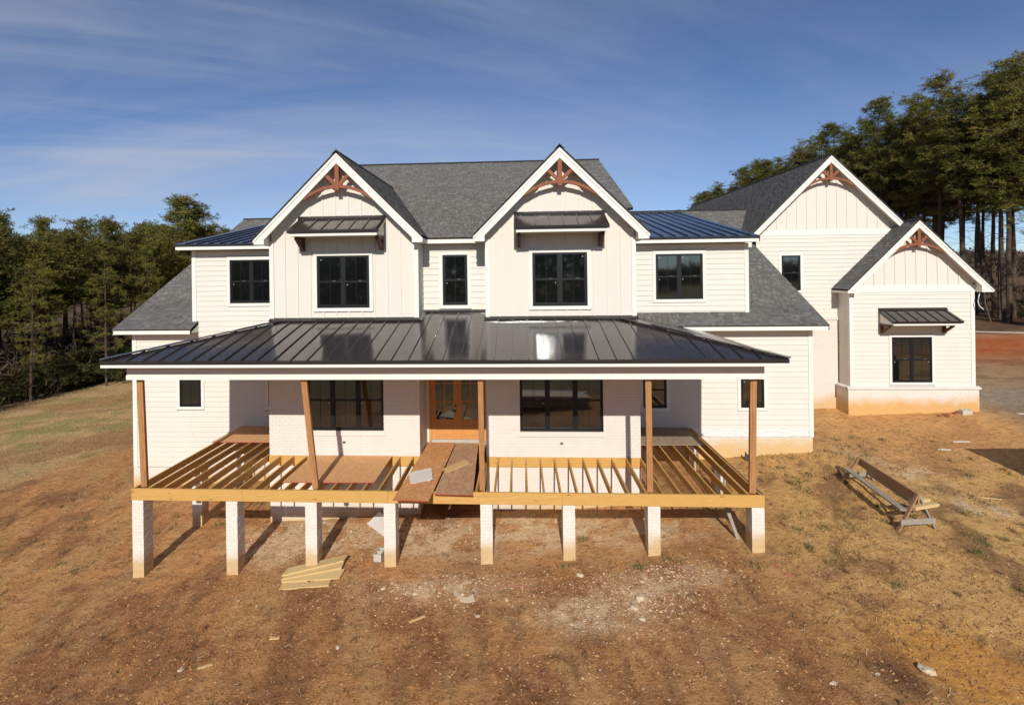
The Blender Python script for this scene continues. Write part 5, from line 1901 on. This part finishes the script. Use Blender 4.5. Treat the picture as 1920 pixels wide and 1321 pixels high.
st_.location = (48.2, 57.0, float(base_z(48.2, 57))); tag(st_, 'broken dead trunk leaning among the right pines', 'tree stump')

# -- wood on the left
GL = 'pines along the front of the left wood'
descr = ['pine at the left picture edge with a dark pointed top', 'second pine from the left edge with a lower top', 'bushy pine rising left of the house eave', 'pine with a rounded crown in the middle of the left wood', 'slender pine with a notched top in the left wood',
         'broad pine above the grassy field', 'dense pine close behind the shingle roof', 'pine with a forked open top left of the house', 'tallest open crowned pine of the left wood near the house', 'pine just left of the upper metal roof']
lf_ = [(-36.0, 39.0, 1.02), (-35.2, 41.5, .93), (-34.6, 44.5, .98), (-34.2, 47.5, .95), (-33.6, 50.5, 1.02), (-33.8, 54.0, .98), (-33.4, 57.5, 1.34), (-33.8, 60.5, 1.30), (-32.0, 67.0, 1.10), (-32.5, 71.0, 1.12)]
for i, (x, y, s) in enumerate(lf_):
    plant_pine(P_LOW[i % 5], x, y, s * .90, descr[i], group=GL, wscale=s * .92)
for row, xo in enumerate((-38.2, -41.5, -45.5, -50)):
    y = 36 + row * 1.1
    while y < 96:
        plant_pine(P_LOW[RR.randrange(5)], xo + RR.uniform(-1.2, 1.2) - .02 * (y - 36), y, RR.uniform(.76, 1.02) + .012 * row * 5 * .2 + (.004 * (y - 40)), 'olive pine in the depth of the left wood behind other pines', group='inner pines of the left wood', wscale=RR.uniform(.9, 1.15))
        y += RR.uniform(2.2, 3.6) * (1 + .012 * (y - 36))
for i in range(9):   # woods continue behind the house to the left
    plant_pine(P_LOW[i % 5], -31 + i * 3.3, 88 + RR.uniform(-4, 6), RR.uniform(.95, 1.15), 'distant pine whose top shows over the left roof end', group='distant pines behind the house')
for i in range(26):
    y = 36 + i * 1.25
    plant_bare(-33.2 - .1 * (43 - min(43, y)) + RR.uniform(-1.6, 1.0) - (.35 * max(0, 43 - y)), y, RR.uniform(.5, .85), 'leafless grey brown tree at the edge of the left wood', 'leafless trees along the left wood edge')
for i, (x, y, s, lb) in enumerate(((-32.6, 41.5, 1.0, 'low spreading evergreen bush at the foot of the left wood'), (-31.8, 44.2, 1.15, 'dark evergreen bush right of another at the left wood edge'), (-34.8, 38.0, .9, 'dark bush at the left picture edge below the pines'), (-31.4, 48.0, 1.05, 'evergreen bush nearest the house at the wood edge'), (-33.4, 40.0, .85, 'small dark bush between two larger ones at the wood edge'))):
    plant_pine(P_BUSH[i % 2], x - 1.2, y, s * .62, lb, 'bush', 'evergreen bushes along the left wood', wscale=s * .95, name='evergreen_bush')
for (x, y, s, lb) in ((-30.8, 43.0, .42, 'young pine with flat yellow green lower sprays before the left wood'), (-30.2, 47.5, .46, 'young pine with low horizontal sprays nearest the house'), (-33.0, 38.6, .40, 'young pine with drooping sprays left of another at the wood edge')):
    plant_pine(P_EDGE[0], x, y, s, lb, group='young pines before the left wood', name='young_pine')
# brush that closes the foot of the left wood
n = 5200
bx = np.stack([RNG.uniform(-58, -32.5, n), RNG.uniform(34, 80, n)], 1)
rngb = np.random.default_rng(5)
bz = base_z(bx[:, 0], bx[:, 1]) + rngb.random(n) ** 1.6 * 3.2
V, F, c = tuft_arrays(np.c_[bx, bz], rngb.uniform(.35, .85, n), 8, rngb, ((.045, .032, .020), (.085, .060, .034)), .9, .07)
tag(link('undergrowth', np_mesh('undergrowth', V, F, 'needles', c)), 'brown bare undergrowth filling the left wood', None, kind='stuff')
n = 2500
bx = np.stack([RNG.uniform(44, 95, n), RNG.uniform(60, 150, n)], 1)
bz = base_z(bx[:, 0], bx[:, 1]) + rngb.random(n) ** 1.8 * 1.3
V, F, c = tuft_arrays(np.c_[bx, bz], rngb.uniform(.4, .9, n), 7, rngb, ((.060, .040, .026), (.110, .070, .040)), .9, .07)
tag(link('undergrowth', np_mesh('undergrowth', V, F, 'needles', c)), 'brown undergrowth between the right pine trunks', None, kind='stuff')


# far woods: low wooded skyline beyond the trunks, and the wood on the slope behind the drone
def far_woods(name, xs, y0, y1, hmin, hmax, n, label, seed, cols):
    rng = np.random.default_rng(seed)
    x = rng.uniform(xs[0], xs[1], n); y = rng.uniform(y0, y1, n)
    top = hmin + (hmax - hmin) * vnoise(x * .07, y * .07, seed)
    z = base_z(x, y) + rng.random(n) ** .8 * top
    V, F, c = tuft_arrays(np.c_[x, y, z], rng.uniform(.7, 1.6, n), 8, rng, cols, .9, .14)
    tag(link(name, np_mesh(name, V, F, 'needles', c)), label, None, kind='stuff')


far_woods('far_woods', (20, 330), 235, 275, 6, 11, 20000, 'brown leafless far woods seen between the right trunks', 3, ((.10, .070, .048), (.17, .120, .080)))
far_woods('far_woods', (-110, 16), -95, -70, 9, 15, 7000, 'dark wood on the slope behind the camera', 4, ((.035, .042, .018), (.07, .07, .03)))
far_woods('far_woods', (16, 130), -105, -85, 1.5, 4.5, 3500, 'low scrub on the slope behind the camera', 6, ((.045, .048, .020), (.09, .085, .035)))
